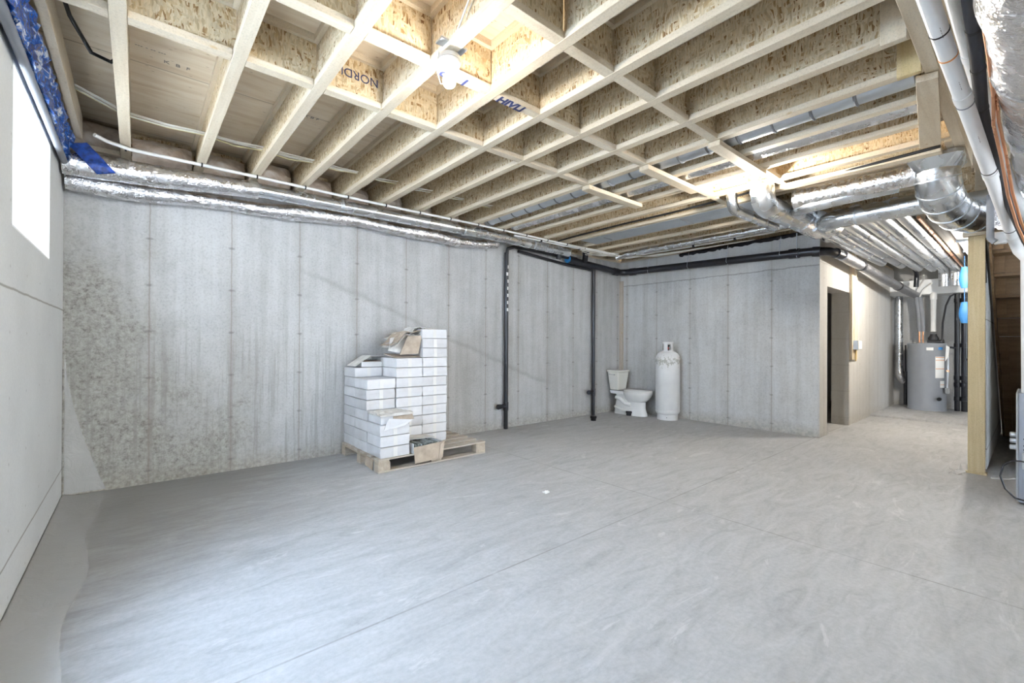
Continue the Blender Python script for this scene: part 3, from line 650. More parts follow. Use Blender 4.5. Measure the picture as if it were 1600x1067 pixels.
# ================================================================ large foil trunk, upper right
r = thing('trunk_duct', (3.2, -.2, 2.4), 'big crinkled foil insulated duct at the upper right', 'duct')
rn = random.Random(5)
MB().tube([(1.4, -.10, 2.47), (2.2, -.085, 2.45), (2.9, -.095, 2.46), (3.4, -.10, 2.46), (4.0, -.11, 2.46), (4.5, -.12, 2.46), (5.0, -.12, 2.46)], lambda t: .225-.015*t+.005*math.sin(t*31)+.004*math.sin(t*77), 48, jit=.012, sub=.06, rnd=rn).build('duct_wrap', 'foil', r, smooth=True)
for x, z in ((2.15, 2.45), (2.95, 2.46)):
    MB().lathe((x, -.09, z), [(.215, -.01), (.226, 0), (.215, .01)], 36, 'x').build('tie_band', 'foil_fine', r, smooth=True)
r = thing('air_duct', (5.3, 0, 2.3), 'foil flexible duct behind the large elbow', 'duct')
MB().tube([(5.25, .12, 2.25), (5.45, .05, 2.25), (5.7, -.1, 2.26), (5.9, -.4, 2.27)], .13, 24, jit=.04, sub=.04).build('duct_wrap', 'foil', r, smooth=True)
MB().tube([(5.6, .25, 2.48), (5.75, -.1, 2.48), (5.8, -.5, 2.48)], .11, 22, jit=.05, sub=.05).build('upper_wrap', 'foil', r, smooth=True)
# drain and vent pipes on the right
def pvc(label, pts, rad, rings_, grp=None, band=True):
    r = thing('vent_pipe', pts[0], label, 'pipe', grp)
    MB().tube(pts, rad, 20, sub=0).build('pipe', 'pvc', r, smooth=True)
    A = Vector(pts[0]); B_ = Vector(pts[1]); d_ = (B_-A).normalized()
    for t_ in rings_:
        c_ = A.lerp(B_, t_); MB().tube([tuple(c_-d_*.03), tuple(c_+d_*.03)], rad*1.10, 20).build('coupling', 'pvc', r, smooth=True)
    return r, A, B_, d_
pv, A, B_, d_ = pvc('white plastic drain pipe nearest the header, sloping down to the furnace', [(2.25, .292, 2.656), (5.07, .101, 2.015), (5.13, .092, 1.985), (5.16, .075, 1.93), (5.17, .035, 1.86), (5.17, .03, .846)], .033, (.32, .62, .985))
for t_, mt in ((.14, 'black'), (.20, 'orange'), (.34, 'greyfoam'), (.60, 'black'), (.93, 'black'), (.99, 'red')):
    c_ = A.lerp(B_, t_); MB().tube([tuple(c_-d_*.004), tuple(c_+d_*.004)], .0350, 20).build('band', mt, pv, smooth=True)
R_ = d_; perp = Vector((-.8, -.1, -.5)); perp = (perp-perp.dot(d_)*d_).normalized()
N_ = perp
for t_ in (.12, .26, .44):
    c_ = A.lerp(B_, t_) + perp*.0337; text('- -- - ---', .022, tuple(c_), tuple(d_), tuple(perp.cross(d_)), 'stamp', pv, 'printed_lettering')
pvc('second white plastic pipe, behind the first and above the black hose', [(2.5, .219, 2.69), (3.805, .172, 2.535), (4.724, .110, 2.335), (5.40, .02, 2.16), (5.56, -.06, 2.10), (5.60, -.10, 2.02), (5.60, -.10, .846)], .033, (.45,))
hs = thing('insulated_hose', (3.3, .15, 2.5), 'black foam insulated refrigerant hose beside the white drain pipes', 'hose')
hp = [(2.2, .160, 2.625), (2.50, .165, 2.60), (2.753, .168, 2.575), (3.053, .172, 2.525), (3.387, .178, 2.455), (3.626, .172, 2.39), (3.974, .145, 2.295), (4.408, .105, 2.15), (4.889, .035, 1.965), (5.05, .0, 1.9)]
MB().tube(hp, .026, 16, sub=.15).build('foam_sleeve', 'foam', hs, smooth=True)
for q in (2, 3, 4): c_ = Vector(hp[q]); MB().tube([tuple(c_-Vector((.008, 0, -.002))), tuple(c_+Vector((.008, 0, -.002)))], .028, 16).build('cable_tie', 'black', hs, smooth=True)
for k, (dy, dz) in enumerate(((0, 0), (.018, -.012))):
    o = MB().tube([(2.2, .118+dy*.5, 2.54+dz), (2.57, .122+dy*.5, 2.51+dz), (2.796, .118+dy*.5, 2.475+dz), (3.09, .116+dy*.5, 2.41+dz), (3.315, .115+dy, 2.34+dz), (3.6, .098+dy, 2.245+dz), (3.937, .082+dy, 2.11+dz), (4.231, .05+dy, 1.975+dz), (4.5, -.01+dy, 1.80+dz), (4.75, -.08+dy, 1.72+dz)], .007, 8).build('copper_line', 'copper', None, (3.3, .12, 2.3), smooth=True)
    P(o, 'thin copper line strapped beside the black hose, %s one' % ('upper', 'lower')[k], 'pipe', 'copper lines beside the hose')
o = MB().tube([(4.95, .215, 2.35), (4.96, .215, 2.02), (4.96, .19, 1.99)], .022, 12).build('grey_drain_fitting', 'greyfoam', None, (4.96, .2, 2.0), smooth=True); P(o, 'short grey drain fitting hanging above the stairs', 'pipe')
o = MB().box(5.0, 5.08, .13, .20, 1.985, 2.07).build('white_condensate_box', 'pvc', None, (5.04, .16, 1.98), bevel=.006); P(o, 'small white plastic box beside the drain pipe elbow', 'box')

# ================================================================ furnace
fu = thing('furnace', (5.38, -.2, 0), 'grey steel furnace cabinet standing at the right edge', 'furnace')
MB().box(5.10, 5.66, -.46, .075, .02, .845).build('cabinet', 'furnace', fu, bevel=.004)
MB().box(5.112, 5.65, .0755, .088, .02, .845).build('side_edge', 'furnace_l', fu, bevel=.003)['label'] = 'pale rounded side edge'
MB().box(5.14, 5.62, -.42, .04, 0, .02).build('base', 'black', fu)
MB().box(5.0955, 5.0995, -.44, .055, .04, .40).build('door', 'furnace', fu, bevel=.002)
for z in (.50, .45, .42): MB().lathe((5.0993, .045, z), [(.007, -.002), (.007, 0.001)], 12, 'x').build('vent_hole', 'black', fu)
MB().lathe((5.092, .03, .245), [(.018, -.002), (.018, .003)], 16, 'x').build('grommet', 'black', fu)
sb = MB().box(5.055, 5.0953, -.05, .058, .28, .40).build('switch_box', 'furnace_l', fu, bevel=.004)
for z in (.315, .365): MB().box(5.052, 5.055, -.01, .03, z-.015, z+.015).build('receptacle', 'label', sb)
for z in (.52, .475, .425): MB().lathe((5.16, .088, z), [(.02, 0), (.02, .03), (.012, .034)], 12, 'y').build('gas_fitting', 'galv_dull', fu, smooth=True)
MB().lathe((5.30, .04, .845), [(.02, 0), (.02, .03)], 12).build('top_knob', 'furnace_l', fu)
MB().tube([(5.05, .03, .335), (5.02, .06, .345), (5.0, .105, .345), (4.99, .15, .30), (4.99, .165, .22), (4.99, .14, .13), (5.0, .09, .07), (5.02, .02, .05), (5.05, -.08, .05)], .006, 8, sub=.02).build('power_cord', 'black', fu, smooth=True)
pl = thing('supply_plenum', (5.38, -.3, .85), 'sheet metal plenum rising from the furnace to the foil duct', 'duct'); MB().box(5.14, 5.54, -.45, -.17, .8455, 2.2).build('plenum_body', 'galv', pl, bevel=.004)
MB().box(5.13, 5.55, -.46, -.16, 1.5, 1.53).build('drive_cleat', 'galv_dull', pl)

# ================================================================ post, stair wall, stairs
o = MB().box(6.01, 6.048, .292, .406, .02, 2.235).build('wooden_post', 'stud_y', None, (6.03, .35, 0), bevel=.003); P(o, 'rough yellow pine stud standing at the end of the stair wall', 'post')
o = MB().box(5.995, 6.07, .28, .42, .0, .0195).build('post_foot', 'stud_y', None, (6.03, .35, 0)); P(o, 'short wood foot plate under the pine stud', 'plate')
sw = thing('stair_wall', (7.5, .33, 0), 'thin board and stud wall running back from the pine stud', 'partition')
MB().box(6.05, 6.16, .30, .335, .0, 2.235).build('second_stud', 'lum_z', sw, bevel=.002)
MB().box(6.05, 9.0, .337, .40, .0, 2.235).box(6.62, 9.0, .30, .40, 2.2352, 2.415).build('stud_core', 'lum_z', sw)  # upper strip added to keep the passage lamp's light off the stairs
MB().box(6.165, 9.0, .288, .300, .03, 2.20).build('board', 'drywall', sw)
MB().tube([(6.10, .294, 2.22), (6.11, .290, 2.0), (6.13, .292, 1.86), (6.16, .294, 1.80)], .005, 8).build('cable', 'black', sw, smooth=True)
o = MB().box(5.99, 6.08, -.62, .44, 2.237, 2.275).build('top_plate', 'lum_y', None, (6.03, -.1, 2.237)); P(o, 'wood plate lying across the pine stud above the stairs', 'plate')
st = thing('staircase', (7.5, -.2, 0), 'dark brown open-backed staircase seen from behind, right of the pine stud', 'staircase')
RX = lambda k: 9.1-.25*k
for k in range(1, 13):
    x = RX(k); z1 = .19*k
    MB().box(x-.018, x, -.65, .25, z1-.19, z1-.028).build('riser', 'stair_w', st)
    MB().box(x-.248, x+.022, -.65, .25, z1-.026, z1).build('tread', 'stair_w', st)
    MB().box(x-.055, x-.019, .18, .25, z1-.19, z1-.03).build('cleat', 'stair_w', st)
for y in (.252, -.69):
    lo = [(9.15, y, 0), (8.85, y, 0), (5.9, y, 2.24), (6.10, y, 2.236)]
    MB().hexa([(9.1, y, 0.0), (8.75, y, 0.0), (5.95, y, 2.09), (6.1, y, 2.23)], [(9.1, y+.016, 0.0), (8.75, y+.016, 0.0), (5.95, y+.016, 2.09), (6.1, y+.016, 2.23)]).build('stringer', 'stair_w', st)
o = MB().box(5.9, 9.1, -.95, -.80, 0, 2.6).build('wall_stair_side', 'dark'); struct(o)

# ================================================================ drain pipes on the concrete walls
def stack(x, y, ztop, zbot, zt, rad, label, side=-1, white=False):
    r = thing('drain_pipe', (x, y, zbot), label, 'pipe', 'black drain stacks on the long wall')
    MB().tube([(x, y, ztop), (x, y, zbot)], rad, 18).build('pipe', 'abs', r, smooth=True)
    MB().tube([(x, y, zt-.07), (x, y, zt+.05)], rad*1.22, 18).tube([(x, y, zt), (x+side*.13, y-.03, zt-.004)], rad*.95, 16).build('tee_fitting', 'abs', r, smooth=True)
    MB().tube([(x+side*.13, y-.03, zt-.004), (x+side*.17, y-.04, zt-.004)], rad*1.2, 16).build('stub_cap', 'abs', r, smooth=True)
    if white:
        t_ = MB()
        rn = random.Random(2)
        for q in range(7): z = 2.3-.10*q; t_.box(x-.012+rn.uniform(-.012, .012), x+.006+rn.uniform(0, .01), y-rad-.002, y-rad+.002, z-.045, z)
        t_.build('glue_drips', 'pvc', r)
    return r
stack(3.97, 4.81, 2.48, .0, .33, .030, 'thin black drain pipe right of the carton stack, spattered white near the top', white=True)
stack(5.87, 4.80, 2.47, .0, .40, .030, 'thin black drain pipe near the far corner')
mr = thing('drain_pipe', (6.5, 4.7, 2.42), 'thick black drain pipe turning the far corner below the ceiling', 'pipe')
MB().tube([(5.25, 4.78, 2.535)] + [(6.42, 4.76, 2.47)] + [tuple(Vector(p)) for p in arc((6.46, 4.74, 2.465), (1, 0, 0), (0, -1, 0), .13, 5)] + [(6.60, 3.2, 2.43), (6.60, 1.95, 2.40), (6.61, 1.80, 2.395), (6.68, 1.68, 2.385), (6.85, 1.63, 2.375), (7.0, 1.62, 2.37)], .054, 22).build('pipe', 'abs', mr, smooth=True)
for a, b_ in (((5.22, 4.78, 2.54), (5.38, 4.78, 2.53)), ((6.36, 4.76, 2.47), (6.46, 4.75, 2.465)), ((6.60, 4.58, 2.462), (6.60, 4.48, 2.46)), ((6.60, 2.1, 2.405), (6.60, 1.98, 2.40)), ((6.61, 1.84, 2.396), (6.625, 1.76, 2.39)), ((6.8, 1.64, 2.378), (6.9, 1.625, 2.372))):
    MB().tube([a, b_], .064, 22).build('coupling', 'abs', mr, smooth=True)
MB().tube([(5.19, 4.78, 2.541), (5.215, 4.78, 2.54)], .055, 20).build('pipe_end', 'blue', mr, smooth=True)['label'] = 'bright blue pipe end'
for y in (4.2, 3.5, 2.9, 2.2):
    MB().tube([(6.60, y, 2.36), (6.537, y, 2.41), (6.55, y, 2.50), (6.60, y, 2.655)], .004, 6).build('hanger_strap', 'galv_dull', mr, smooth=True)
MB().box(6.55, 6.58, 2.0, 2.004, 2.34, 2.66).build('hanger_strap', 'galv_dull', mr)
wp = thing('insulated_drain_pipe', (9, 1.5, 2.2), 'silver wrapped drain pipe sloping along the pale return wall', 'pipe')
pts = [(7.0, 1.62, 2.37), (8.0, 1.60, 2.33), (9.2, 1.54, 2.25), (10.4, 1.47, 2.17), (11.2, 1.40, 2.11)]
MB().tube(pts, .066, 20, jit=.03, sub=.08).build('foil_sleeve', metal('grey foil sleeve', (.42, .42, .44), .35, 22, .6, .02), wp, smooth=True)
for t_ in ((7.9, 1.602, 2.334), (9.9, 1.50, 2.205)): MB().lathe(t_, [(.07, -.05), (.073, -.045), (.073, .045), (.07, .05)], 20, 'x').build('dark_band', 'abs', wp, smooth=True)
# thin pipes and branch on the long wall top
bp_ = thing('branch_pipe', (4.6, 4.7, 2.55), 'thin black branch pipe below the galvanised duct on the long wall', 'pipe')
MB().tube([(3.97, 4.80, 2.46), (3.97, 4.79, 2.53), (4.08, 4.78, 2.575), (4.3, 4.77, 2.58), (5.24, 4.76, 2.56)], .026, 14).build('pipe', 'abs', bp_, smooth=True)
MB().tube([(4.2, 4.82, 2.535), (5.22, 4.82, 2.46), (5.87, 4.80, 2.44)], .022, 14).build('lower_pipe', 'abs', bp_, smooth=True)
MB().tube([(4.95, 4.70, 2.62), (4.95, 4.74, 2.50)], .038, 16).build('riser_fitting', 'abs', bp_, smooth=True)
rf = thing('drain_fitting', (5.45, 4.68, 2.6), 'upright black drain fitting rising from the thick pipe on the long wall', 'pipe')
MB().tube([(5.50, 4.66, 2.68), (5.50, 4.67, 2.60), (5.55, 4.72, 2.55)], .046, 18).tube([(5.50, 4.66, 2.63), (5.50, 4.66, 2.67)], .056, 18).build('fitting', 'abs', rf, smooth=True)
# small cables over the far corner
for k in range(5):
    rn = random.Random(20+k); y0 = 4.34+.06*k
    o = MB().tube([(4.9+.15*k, y0+.1, 2.66), (5.4, y0, 2.645-.01*k), (5.9, y0-.02, 2.62+.008*k), (6.3, y0-.15, 2.64), (6.5, 4.0-.12*k, 2.64+.006*k), (6.52, 3.3-.2*k, 2.655)], .0055, 8).build('electrical_cable', 'cable', None, (5.8, y0, 2.63), smooth=True)
    P(o, 'loose cable looped under the joists at the far corner, %s from the camera' % ORD[k], 'cable', 'loose cables at the far corner')
R = []; rn = random.Random(9)
for i in range(50):
    u = i/49; y = 1.95+(3.7-1.95)*u; z = 2.672-.035*u
    R.append([(6.69+rn.uniform(-.01, .01), y, z-.025+rn.uniform(-.01, .01)), (6.66+rn.uniform(-.01, .01), y, z+rn.uniform(-.01, .01)), (6.69, y, z+.028), (6.714, y, z)])
o = MB().rings(R).build('dark_membrane_roll', 'abs', None, (6.68, 2.8, 2.64), smooth=True); P(o, 'ragged dark plastic sill film along the top of the far wall', 'membrane')
# floor stubs
for (x, y, lab) in ((5.46, 4.46, 'black capped floor drain stub left of the toilet'), (6.31, 4.40, 'small black floor stub in front of the toilet base')):
    r = thing('drain_stub', (x, y, 0), lab, 'pipe', 'black floor stubs'); MB().lathe((x, y, 0), [(.042, 0), (.042, .04), (.036, .04)], 20).build('stub', 'abs', r, smooth=True); MB().lathe((x, y, .04), [(.052, 0), (.052, .028), (.046, .034)], 20).build('cap', 'abs', r, smooth=True)
# plastic lath in the far corner
o = MB().box(6.67, 6.712, 4.80, 4.865, 0.55, 2.33).build('corner_strip', lumber('weathered corner lath', 2, (.40, .34, .27), (.55, .49, .41)), None, (6.69, 4.83, .55)); P(o, 'narrow weathered wood strip upright in the far corner behind the toilet', 'strip')

# ================================================================ toilet
to = thing('toilet', (6.43, 4.45, 0), 'white toilet standing loose by the far corner', 'toilet')
def sec(z, y0, y1, rx, n=28, e=2.4, cx=6.43):
    cy = (y0+y1)/2; ry = (y1-y0)/2; R = []
    for k in range(n):
        a = 2*PI*k/n; c_, s_ = math.cos(a), math.sin(a)
        R.append((cx+rx*abs(c_)**(2/e)*(1 if c_ > 0 else -1), cy+ry*abs(s_)**(2/e)*(1 if s_ > 0 else -1), z))
    return R
MB().rings([sec(0, 4.14, 4.76, .105, e=3.4), sec(.03, 4.145, 4.755, .10, e=3.4), sec(.12, 4.17, 4.75, .09, e=3), sec(.22, 4.17, 4.73, .095, e=2.8), sec(.30, 4.13, 4.72, .12), sec(.345, 4.09, 4.72, .14)]).build('pedestal', 'ceramic', to, smooth=True)
MB().rings([sec(.235, 4.16, 4.50, .12, e=2.2), sec(.28, 4.10, 4.54, .155, e=2.2), sec(.34, 4.065, 4.56, .178, e=2.2), sec(.385, 4.05, 4.57, .185, e=2.2), sec(.395, 4.055, 4.565, .18, e=2.2)]).build('bowl', 'ceramic', to, smooth=True)
MB().rings([sec(.342, 4.50, 4.81, .12, e=5), sec(.395, 4.49, 4.82, .13, e=5)]).build('rear_deck', 'ceramic', to, smooth=True)
MB().rings([sec(.396, 4.05, 4.56, .178, e=2.2), sec(.415, 4.045, 4.56, .182, e=2.2), sec(.43, 4.06, 4.55, .165, e=2.2)]).build('seat_lid', 'ceramic', to, smooth=True)
m = MB()
m.tube([(6.335, 4.68, .28), (6.325, 4.58, .26), (6.325, 4.48, .19), (6.335, 4.38, .175)], .032, 12).tube([(6.335, 4.70, .12), (6.33, 4.55, .075), (6.34, 4.40, .08)], .026, 12)
m.build('trapway_relief', 'ceramic', to, smooth=True)
MB().lathe((6.326, 4.64, .275), [(.018, -.004), (.018, .004)], 14, 'x').build('bolt_hole', 'black', to)
lo = [(6.33, 4.63, .40), (6.56, 4.63, .40), (6.56, 4.81, .40), (6.33, 4.81, .40)]; hi = [(6.29, 4.60, .715), (6.60, 4.60, .715), (6.60, 4.835, .715), (6.29, 4.835, .715)]
tk = MB().hexa(lo, hi).build('tank', 'ceramic_tank', to, bevel=.02, seg=3)
MB().box(6.28, 6.61, 4.59, 4.842, .716, .745).build('tank_lid', 'ceramic_tank', to, bevel=.008, seg=2)
MB().lathe((6.287, 4.68, .67), [(.012, -.004), (.012, .008)], 12, 'x').tube([(6.282, 4.685, .67), (6.280, 4.79, .672)], .0065, 8).build('flush_lever', 'chrome', to, smooth=True)['label'] = 'chrome flush lever'
# ================================================================ propane cylinder
pc = (6.50, 3.80, 0)
pr = thing('gas_cylinder', pc, 'tall white gas cylinder with flaking paint beside the toilet', 'gas cylinder')
MB().lathe(pc, [(.155, 0), (.160, .0), (.160, .085), (.150, .095)], 36).build('foot_ring', 'propane', pr, smooth=True)
MB().lathe(pc, [(.13, .07), (.175, .10), (.188, .13), (.188, .16), (.184, .165), (.188, .172), (.188, .95), (.190, .955), (.190, .975), (.184, .985), (.178, 1.01), (.155, 1.05), (.11, 1.08), (.05, 1.09)], 40).build('tank_body', 'propane', pr, smooth=True)
m = MB()
for (a0, a1, z0, z1) in ((0, 360, 1.07, 1.10), (0, 360, 1.205, 1.235), (-115, -75, 1.10, 1.205), (-170, -150, 1.10, 1.205), (60, 110, 1.10, 1.205), (170, 190, 1.10, 1.205), (-30, 0, 1.10, 1.205)):
    n_ = max(4, int((a1-a0)/8)); ri, ro = .083, .090; lo, hi = [], []
    rr = [math.radians(a0+(a1-a0)*i/n_) for i in range(n_+1)]
    R = [[(pc[0]+q*math.cos(a), pc[1]+q*math.sin(a), z) for q, z in ((ri, z0), (ro, z0), (ro, z1), (ri, z1))] for a in rr]
    m.rings(R)
m.build('collar', 'propane', pr, smooth=True)
vv = MB(); vv.lathe((pc[0], pc[1], 1.09), [(.022, 0), (.022, .04), (.016, .05), (.016, .07), (.03, .075), (.03, .095), (.01, .098)], 16).tube([(pc[0], pc[1], 1.135), (pc[0]-.06, pc[1]-.03, 1.135)], .014, 12)
vv.build('valve', 'black', pr, smooth=True)
MB().lathe((pc[0]-.055, pc[1]-.03, 1.135), [(.02, -.01), (.02, .005)], 12, 'x').build('valve_outlet', 'red', pr, smooth=True)
MB().lathe((pc[0]-.145, pc[1]-.07, .045), [(.006, -.004), (.006, .002)], 10, 'x').build('foot_hole', 'black', pr)

# ================================================================ pallet and cartons
PX0, PX1, PY0, PY1 = 1.70, 2.93, 3.90, 4.85
pa = thing('wooden_pallet', ((PX0+PX1)/2, 4.38, 0), 'weathered wooden pallet under the white cartons', 'pallet')
for y in (PY0, (PY0+PY1)/2-.05, PY1-.1):
    MB().box(PX0, PX1, y, y+.1, 0, .016).build('bottom_board', 'pallet_x', pa, bevel=.002)
    for x in (PX0, (PX0+PX1)/2-.06, PX1-.12): MB().box(x, x+.12, y+.003, y+.097, .0165, .095).build('block', 'pallet_y', pa, bevel=.003)
for x in (PX0, (PX0+PX1)/2-.06, PX1-.12): MB().box(x, x+.11, PY0, PY1, .0955, .112).build('stringer_board', 'pallet_y', pa, bevel=.002)
for i, y in enumerate((PY0, 4.07, 4.24, 4.41, 4.58, 4.75)): MB().box(PX0, PX1, y, y+.098, .1125, .1295).build('deck_board', 'pallet_x', pa, bevel=.002)
BH, BW, BD = .1024, .298, .312
Z0 = .130
proto = None
def carton(x0, x1, y0, y1, z0, z1, label, tapex=True, rot=0):
    cx, cy = (x0+x1)/2, (y0+y1)/2; hx, hy = (x1-x0)/2, (y1-y0)/2
    r = thing('carton', (cx, cy, z0), label, 'carton', 'white cartons stacked on the pallet'); rn = random
    m = MB(); j = lambda: rn.uniform(-.0035, .0035)
    lo = [(cx-hx+j(), cy-hy+j(), z0+.0006), (cx+hx+j(), cy-hy+j(), z0+.0006), (cx+hx+j(), cy+hy+j(), z0+.0006), (cx-hx+j(), cy+hy+j(), z0+.0006)]
    h = z1-.0045
    mid = [(cx-hx-.001+j(), cy-hy+j(), (z0+z1)/2), (cx+hx+j(), cy-hy-.001+j(), (z0+z1)/2), (cx+hx+j(), cy+hy+j(), (z0+z1)/2), (cx-hx+j(), cy+hy+j(), (z0+z1)/2)]
    hi = [(cx-hx+j(), cy-hy+j(), h+j()*.3), (cx+hx+j(), cy-hy+j(), h+j()*.3), (cx+hx+j(), cy+hy+j(), h), (cx-hx+j(), cy+hy+j(), h)]
    m.rings([lo, mid, hi]); m.build('box_body', 'carton', r, bevel=.003)
    tw = .02
    MB().box(cx-tw, cx+tw, cy-hy-.0035, cy-hy-.0028, z0+.004, h-.004).build('tape', 'tape', r)
    r.rotation_euler.z = rot
    return r
random.seed(11)
XC = [1.722, 2.030, 2.338]
YC = [3.905, 4.225, 4.545]
COLN = {(0, 0): 'front corner column', (0, 1): 'left middle column', (0, 2): 'left rear column', (1, 1): 'centre column', (1, 2): 'rear centre column', (2, 1): 'tall right column', (2, 2): 'rear tall column', (1, 0): 'front centre column'}
CNT = {(0, 0): 3, (0, 1): 7, (0, 2): 8, (1, 1): 9, (1, 2): 9, (2, 1): 12, (2, 2): 11}
for (i, j_), n_ in CNT.items():
    for k in range(n_):
        z0 = Z0+BH*k
        hid = (i, j_) in ((1, 2), (2, 2)) and k < n_-2
        if hid and k % 1 == 0 and k < n_-2: pass
        dx, dy = random.uniform(-.004, .004), random.uniform(-.004, .004)
        x0, y0 = XC[i]+dx, YC[j_]+dy
        if (i, j_) == (2, 1): x0 -= .006
        lab = 'white carton in the %s, %s up from the pallet' % (COLN[(i, j_)], ORD[k])
        if k == n_-1: lab = 'topmost white carton of the %s' % COLN[(i, j_)]
        carton(x0, x0+BW, y0, y0+BD, z0, z0+BH, lab)
# torn carton on the front corner column
tz = Z0+3*BH
tc = thing('torn_carton', (1.87, 4.06, tz), 'torn white carton with crumpled flaps on the front corner column', 'carton')
def crumple(m, c, hx, hy, hz, rn, amp=.02, nx=7, ny=6, tilt=(0, 0)):
    R = []
    for i in range(nx+1):
        ring = []
        for s_ in (0, 1):
            rng = range(ny+1) if s_ == 0 else range(ny, -1, -1)
            for j in rng:
                x = c[0]-hx+2*hx*i/nx; y = c[1]-hy+2*hy*j/ny
                z = c[2]+(hz if s_ == 0 else 0)+rn.uniform(-amp, amp)*(.9 if s_ == 0 else .1)+tilt[0]*(x-c[0])+tilt[1]*(y-c[1])
                ring.append((x+rn.uniform(-amp, amp)*.4, y+rn.uniform(-amp, amp)*.4, z))
        R.append(ring)
    m.rings(R); return m
rn = random.Random(4)
MB().box(1.735, 2.02, 3.93, 4.21, tz+.001, tz+.075).build('box_body', 'carton', tc, bevel=.004)
crumple(MB(), (1.885, 4.05, tz+.080), .165, .15, .018, rn, .012).build('torn_lid', 'paper', tc, smooth=False)
MB().hexa([(1.84, 3.90, tz+.02), (2.06, 3.90, tz+.035), (2.05, 3.93, tz+.085), (1.86, 3.93, tz+.080)], [(1.84, 3.895, tz+.02), (2.06, 3.893, tz+.035), (2.05, 3.925, tz+.09), (1.86, 3.925, tz+.085)]).build('brown_inside', 'kraft', tc)['label'] = 'brown torn inside of the flap'
MB().hexa([(1.75, 3.905, tz-.05), (1.95, 3.885, tz-.02), (2.04, 3.885, tz+.03), (1.80, 3.905, tz+.06)], [(1.75, 3.90, tz-.05), (1.95, 3.88, tz-.02), (2.04, 3.88, tz+.03), (1.80, 3.90, tz+.06)]).build('hanging_flap', 'carton', tc)
# open carton of tiles at the front
oc = thing('open_carton', (2.2, 4.05, Z0), 'opened low carton showing grey green tiles, brown flap over the pallet edge', 'carton')
x0, x1, y0, y1, zt = 2.05, 2.37, 3.89, 4.20, Z0+.095
m = MB(); m.box(x0, x1, y0, y1, Z0+.001, Z0+.008).box(x0, x0+.005, y0, y1, Z0+.008, zt).box(x1-.005, x1, y0, y1, Z0+.008, zt-.01).box(x0+.005, x1-.005, y1-.005, y1, Z0+.008, zt)
m.build('box_body', 'carton', oc)
MB().hexa([(x0-.005, 4.08, zt+.004), (x1+.02, 4.06, zt-.004), (x1-.02, 4.21, zt+.006), (x0+.01, 4.21, zt+.018)], [(x0-.005, 4.08, zt+.009), (x1+.02, 4.06, zt+.001), (x1-.02, 4.21, zt+.011), (x0+.01, 4.21, zt+.023)]).build('lid_flap', 'paper', oc)
rn = random.Random(8)
for q in range(9):
    xx = x0+.02+.031*q; MB().hexa([(xx, y0+.02, Z0+.01), (xx+.02, y0+.02, Z0+.01), (xx+.02, y0+.21, Z0+.01), (xx, y0+.21, Z0+.01)], [(xx+.006, y0+.015+rn.uniform(0, .02), Z0+.07+rn.uniform(0, .018)), (xx+.028, y0+.02, Z0+.075+rn.uniform(0, .012)), (xx+.028, y0+.20, Z0+.075+rn.uniform(0, .012)), (xx+.006, y0+.2, Z0+.072+rn.uniform(0, .018))]).build('tile', 'tile', oc)
MB().hexa([(x0+.01, 3.878, .035), (x1-.03, 3.872, .05), (x1+.0, 3.885, Z0+.08), (x0+.0, 3.885, Z0+.062)], [(x0+.01, 3.872, .035), (x1-.03, 3.866, .05), (x1+.0, 3.879, Z0+.08), (x0+.0, 3.879, Z0+.062)]).build('hanging_flap', 'kraft', oc)['label'] = 'brown flap hanging over the pallet edge'
MB().hexa([(x1-.055, 3.862, .05), (x1-.01, 3.860, .055), (x1+.02, 3.873, Z0+.09), (x1-.03, 3.873, Z0+.06)], [(x1-.055, 3.856, .05), (x1-.01, 3.854, .055), (x1+.02, 3.867, Z0+.09), (x1-.03, 3.867, Z0+.06)]).build('torn_corner', 'kraft', oc)
o = MB().hexa([(1.698, 4.02, .01), (1.694, 4.18, .03), (1.694, 4.16, .12), (1.698, 4.00, .11)], [(1.690, 4.02, .01), (1.686, 4.18, .03), (1.686, 4.16, .12), (1.690, 4.00, .11)]).build('cardboard_scrap', 'kraft', None, (1.69, 4.1, .01)); P(o, 'torn scrap of brown cardboard poking from the side of the pallet', 'scrap')
# half-open carton with dark inside on the left rear
zo = Z0+8*BH
oc = thing('open_carton', (2.0, 4.65, zo), 'half-open carton with a dark inside on top of the left rear column', 'carton')
MB().box(1.80, 2.026, 4.56, 4.80, zo+.001, zo+.055).build('box_body', 'carton', oc, bevel=.003)
MB().box(1.82, 2.02, 4.575, 4.79, zo+.056, zo+.062).build('dark_inside', 'carton_dark', oc)
MB().hexa([(1.735, 4.56, zo+.01), (1.90, 4.56, zo+.115), (1.90, 4.80, zo+.115), (1.735, 4.80, zo+.01)], [(1.735, 4.56, zo+.016), (1.90, 4.56, zo+.121), (1.90, 4.80, zo+.121), (1.735, 4.80, zo+.016)]).build('raised_flap', 'paper', oc)
MB().hexa([(1.90, 4.58, zo+.118), (2.14, 4.58, zo+.106), (2.14, 4.80, zo+.106), (1.90, 4.80, zo+.118)], [(1.90, 4.58, zo+.122), (2.14, 4.58, zo+.110), (2.14, 4.80, zo+.110), (1.90, 4.80, zo+.122)]).build('folded_flap', 'carton', oc)
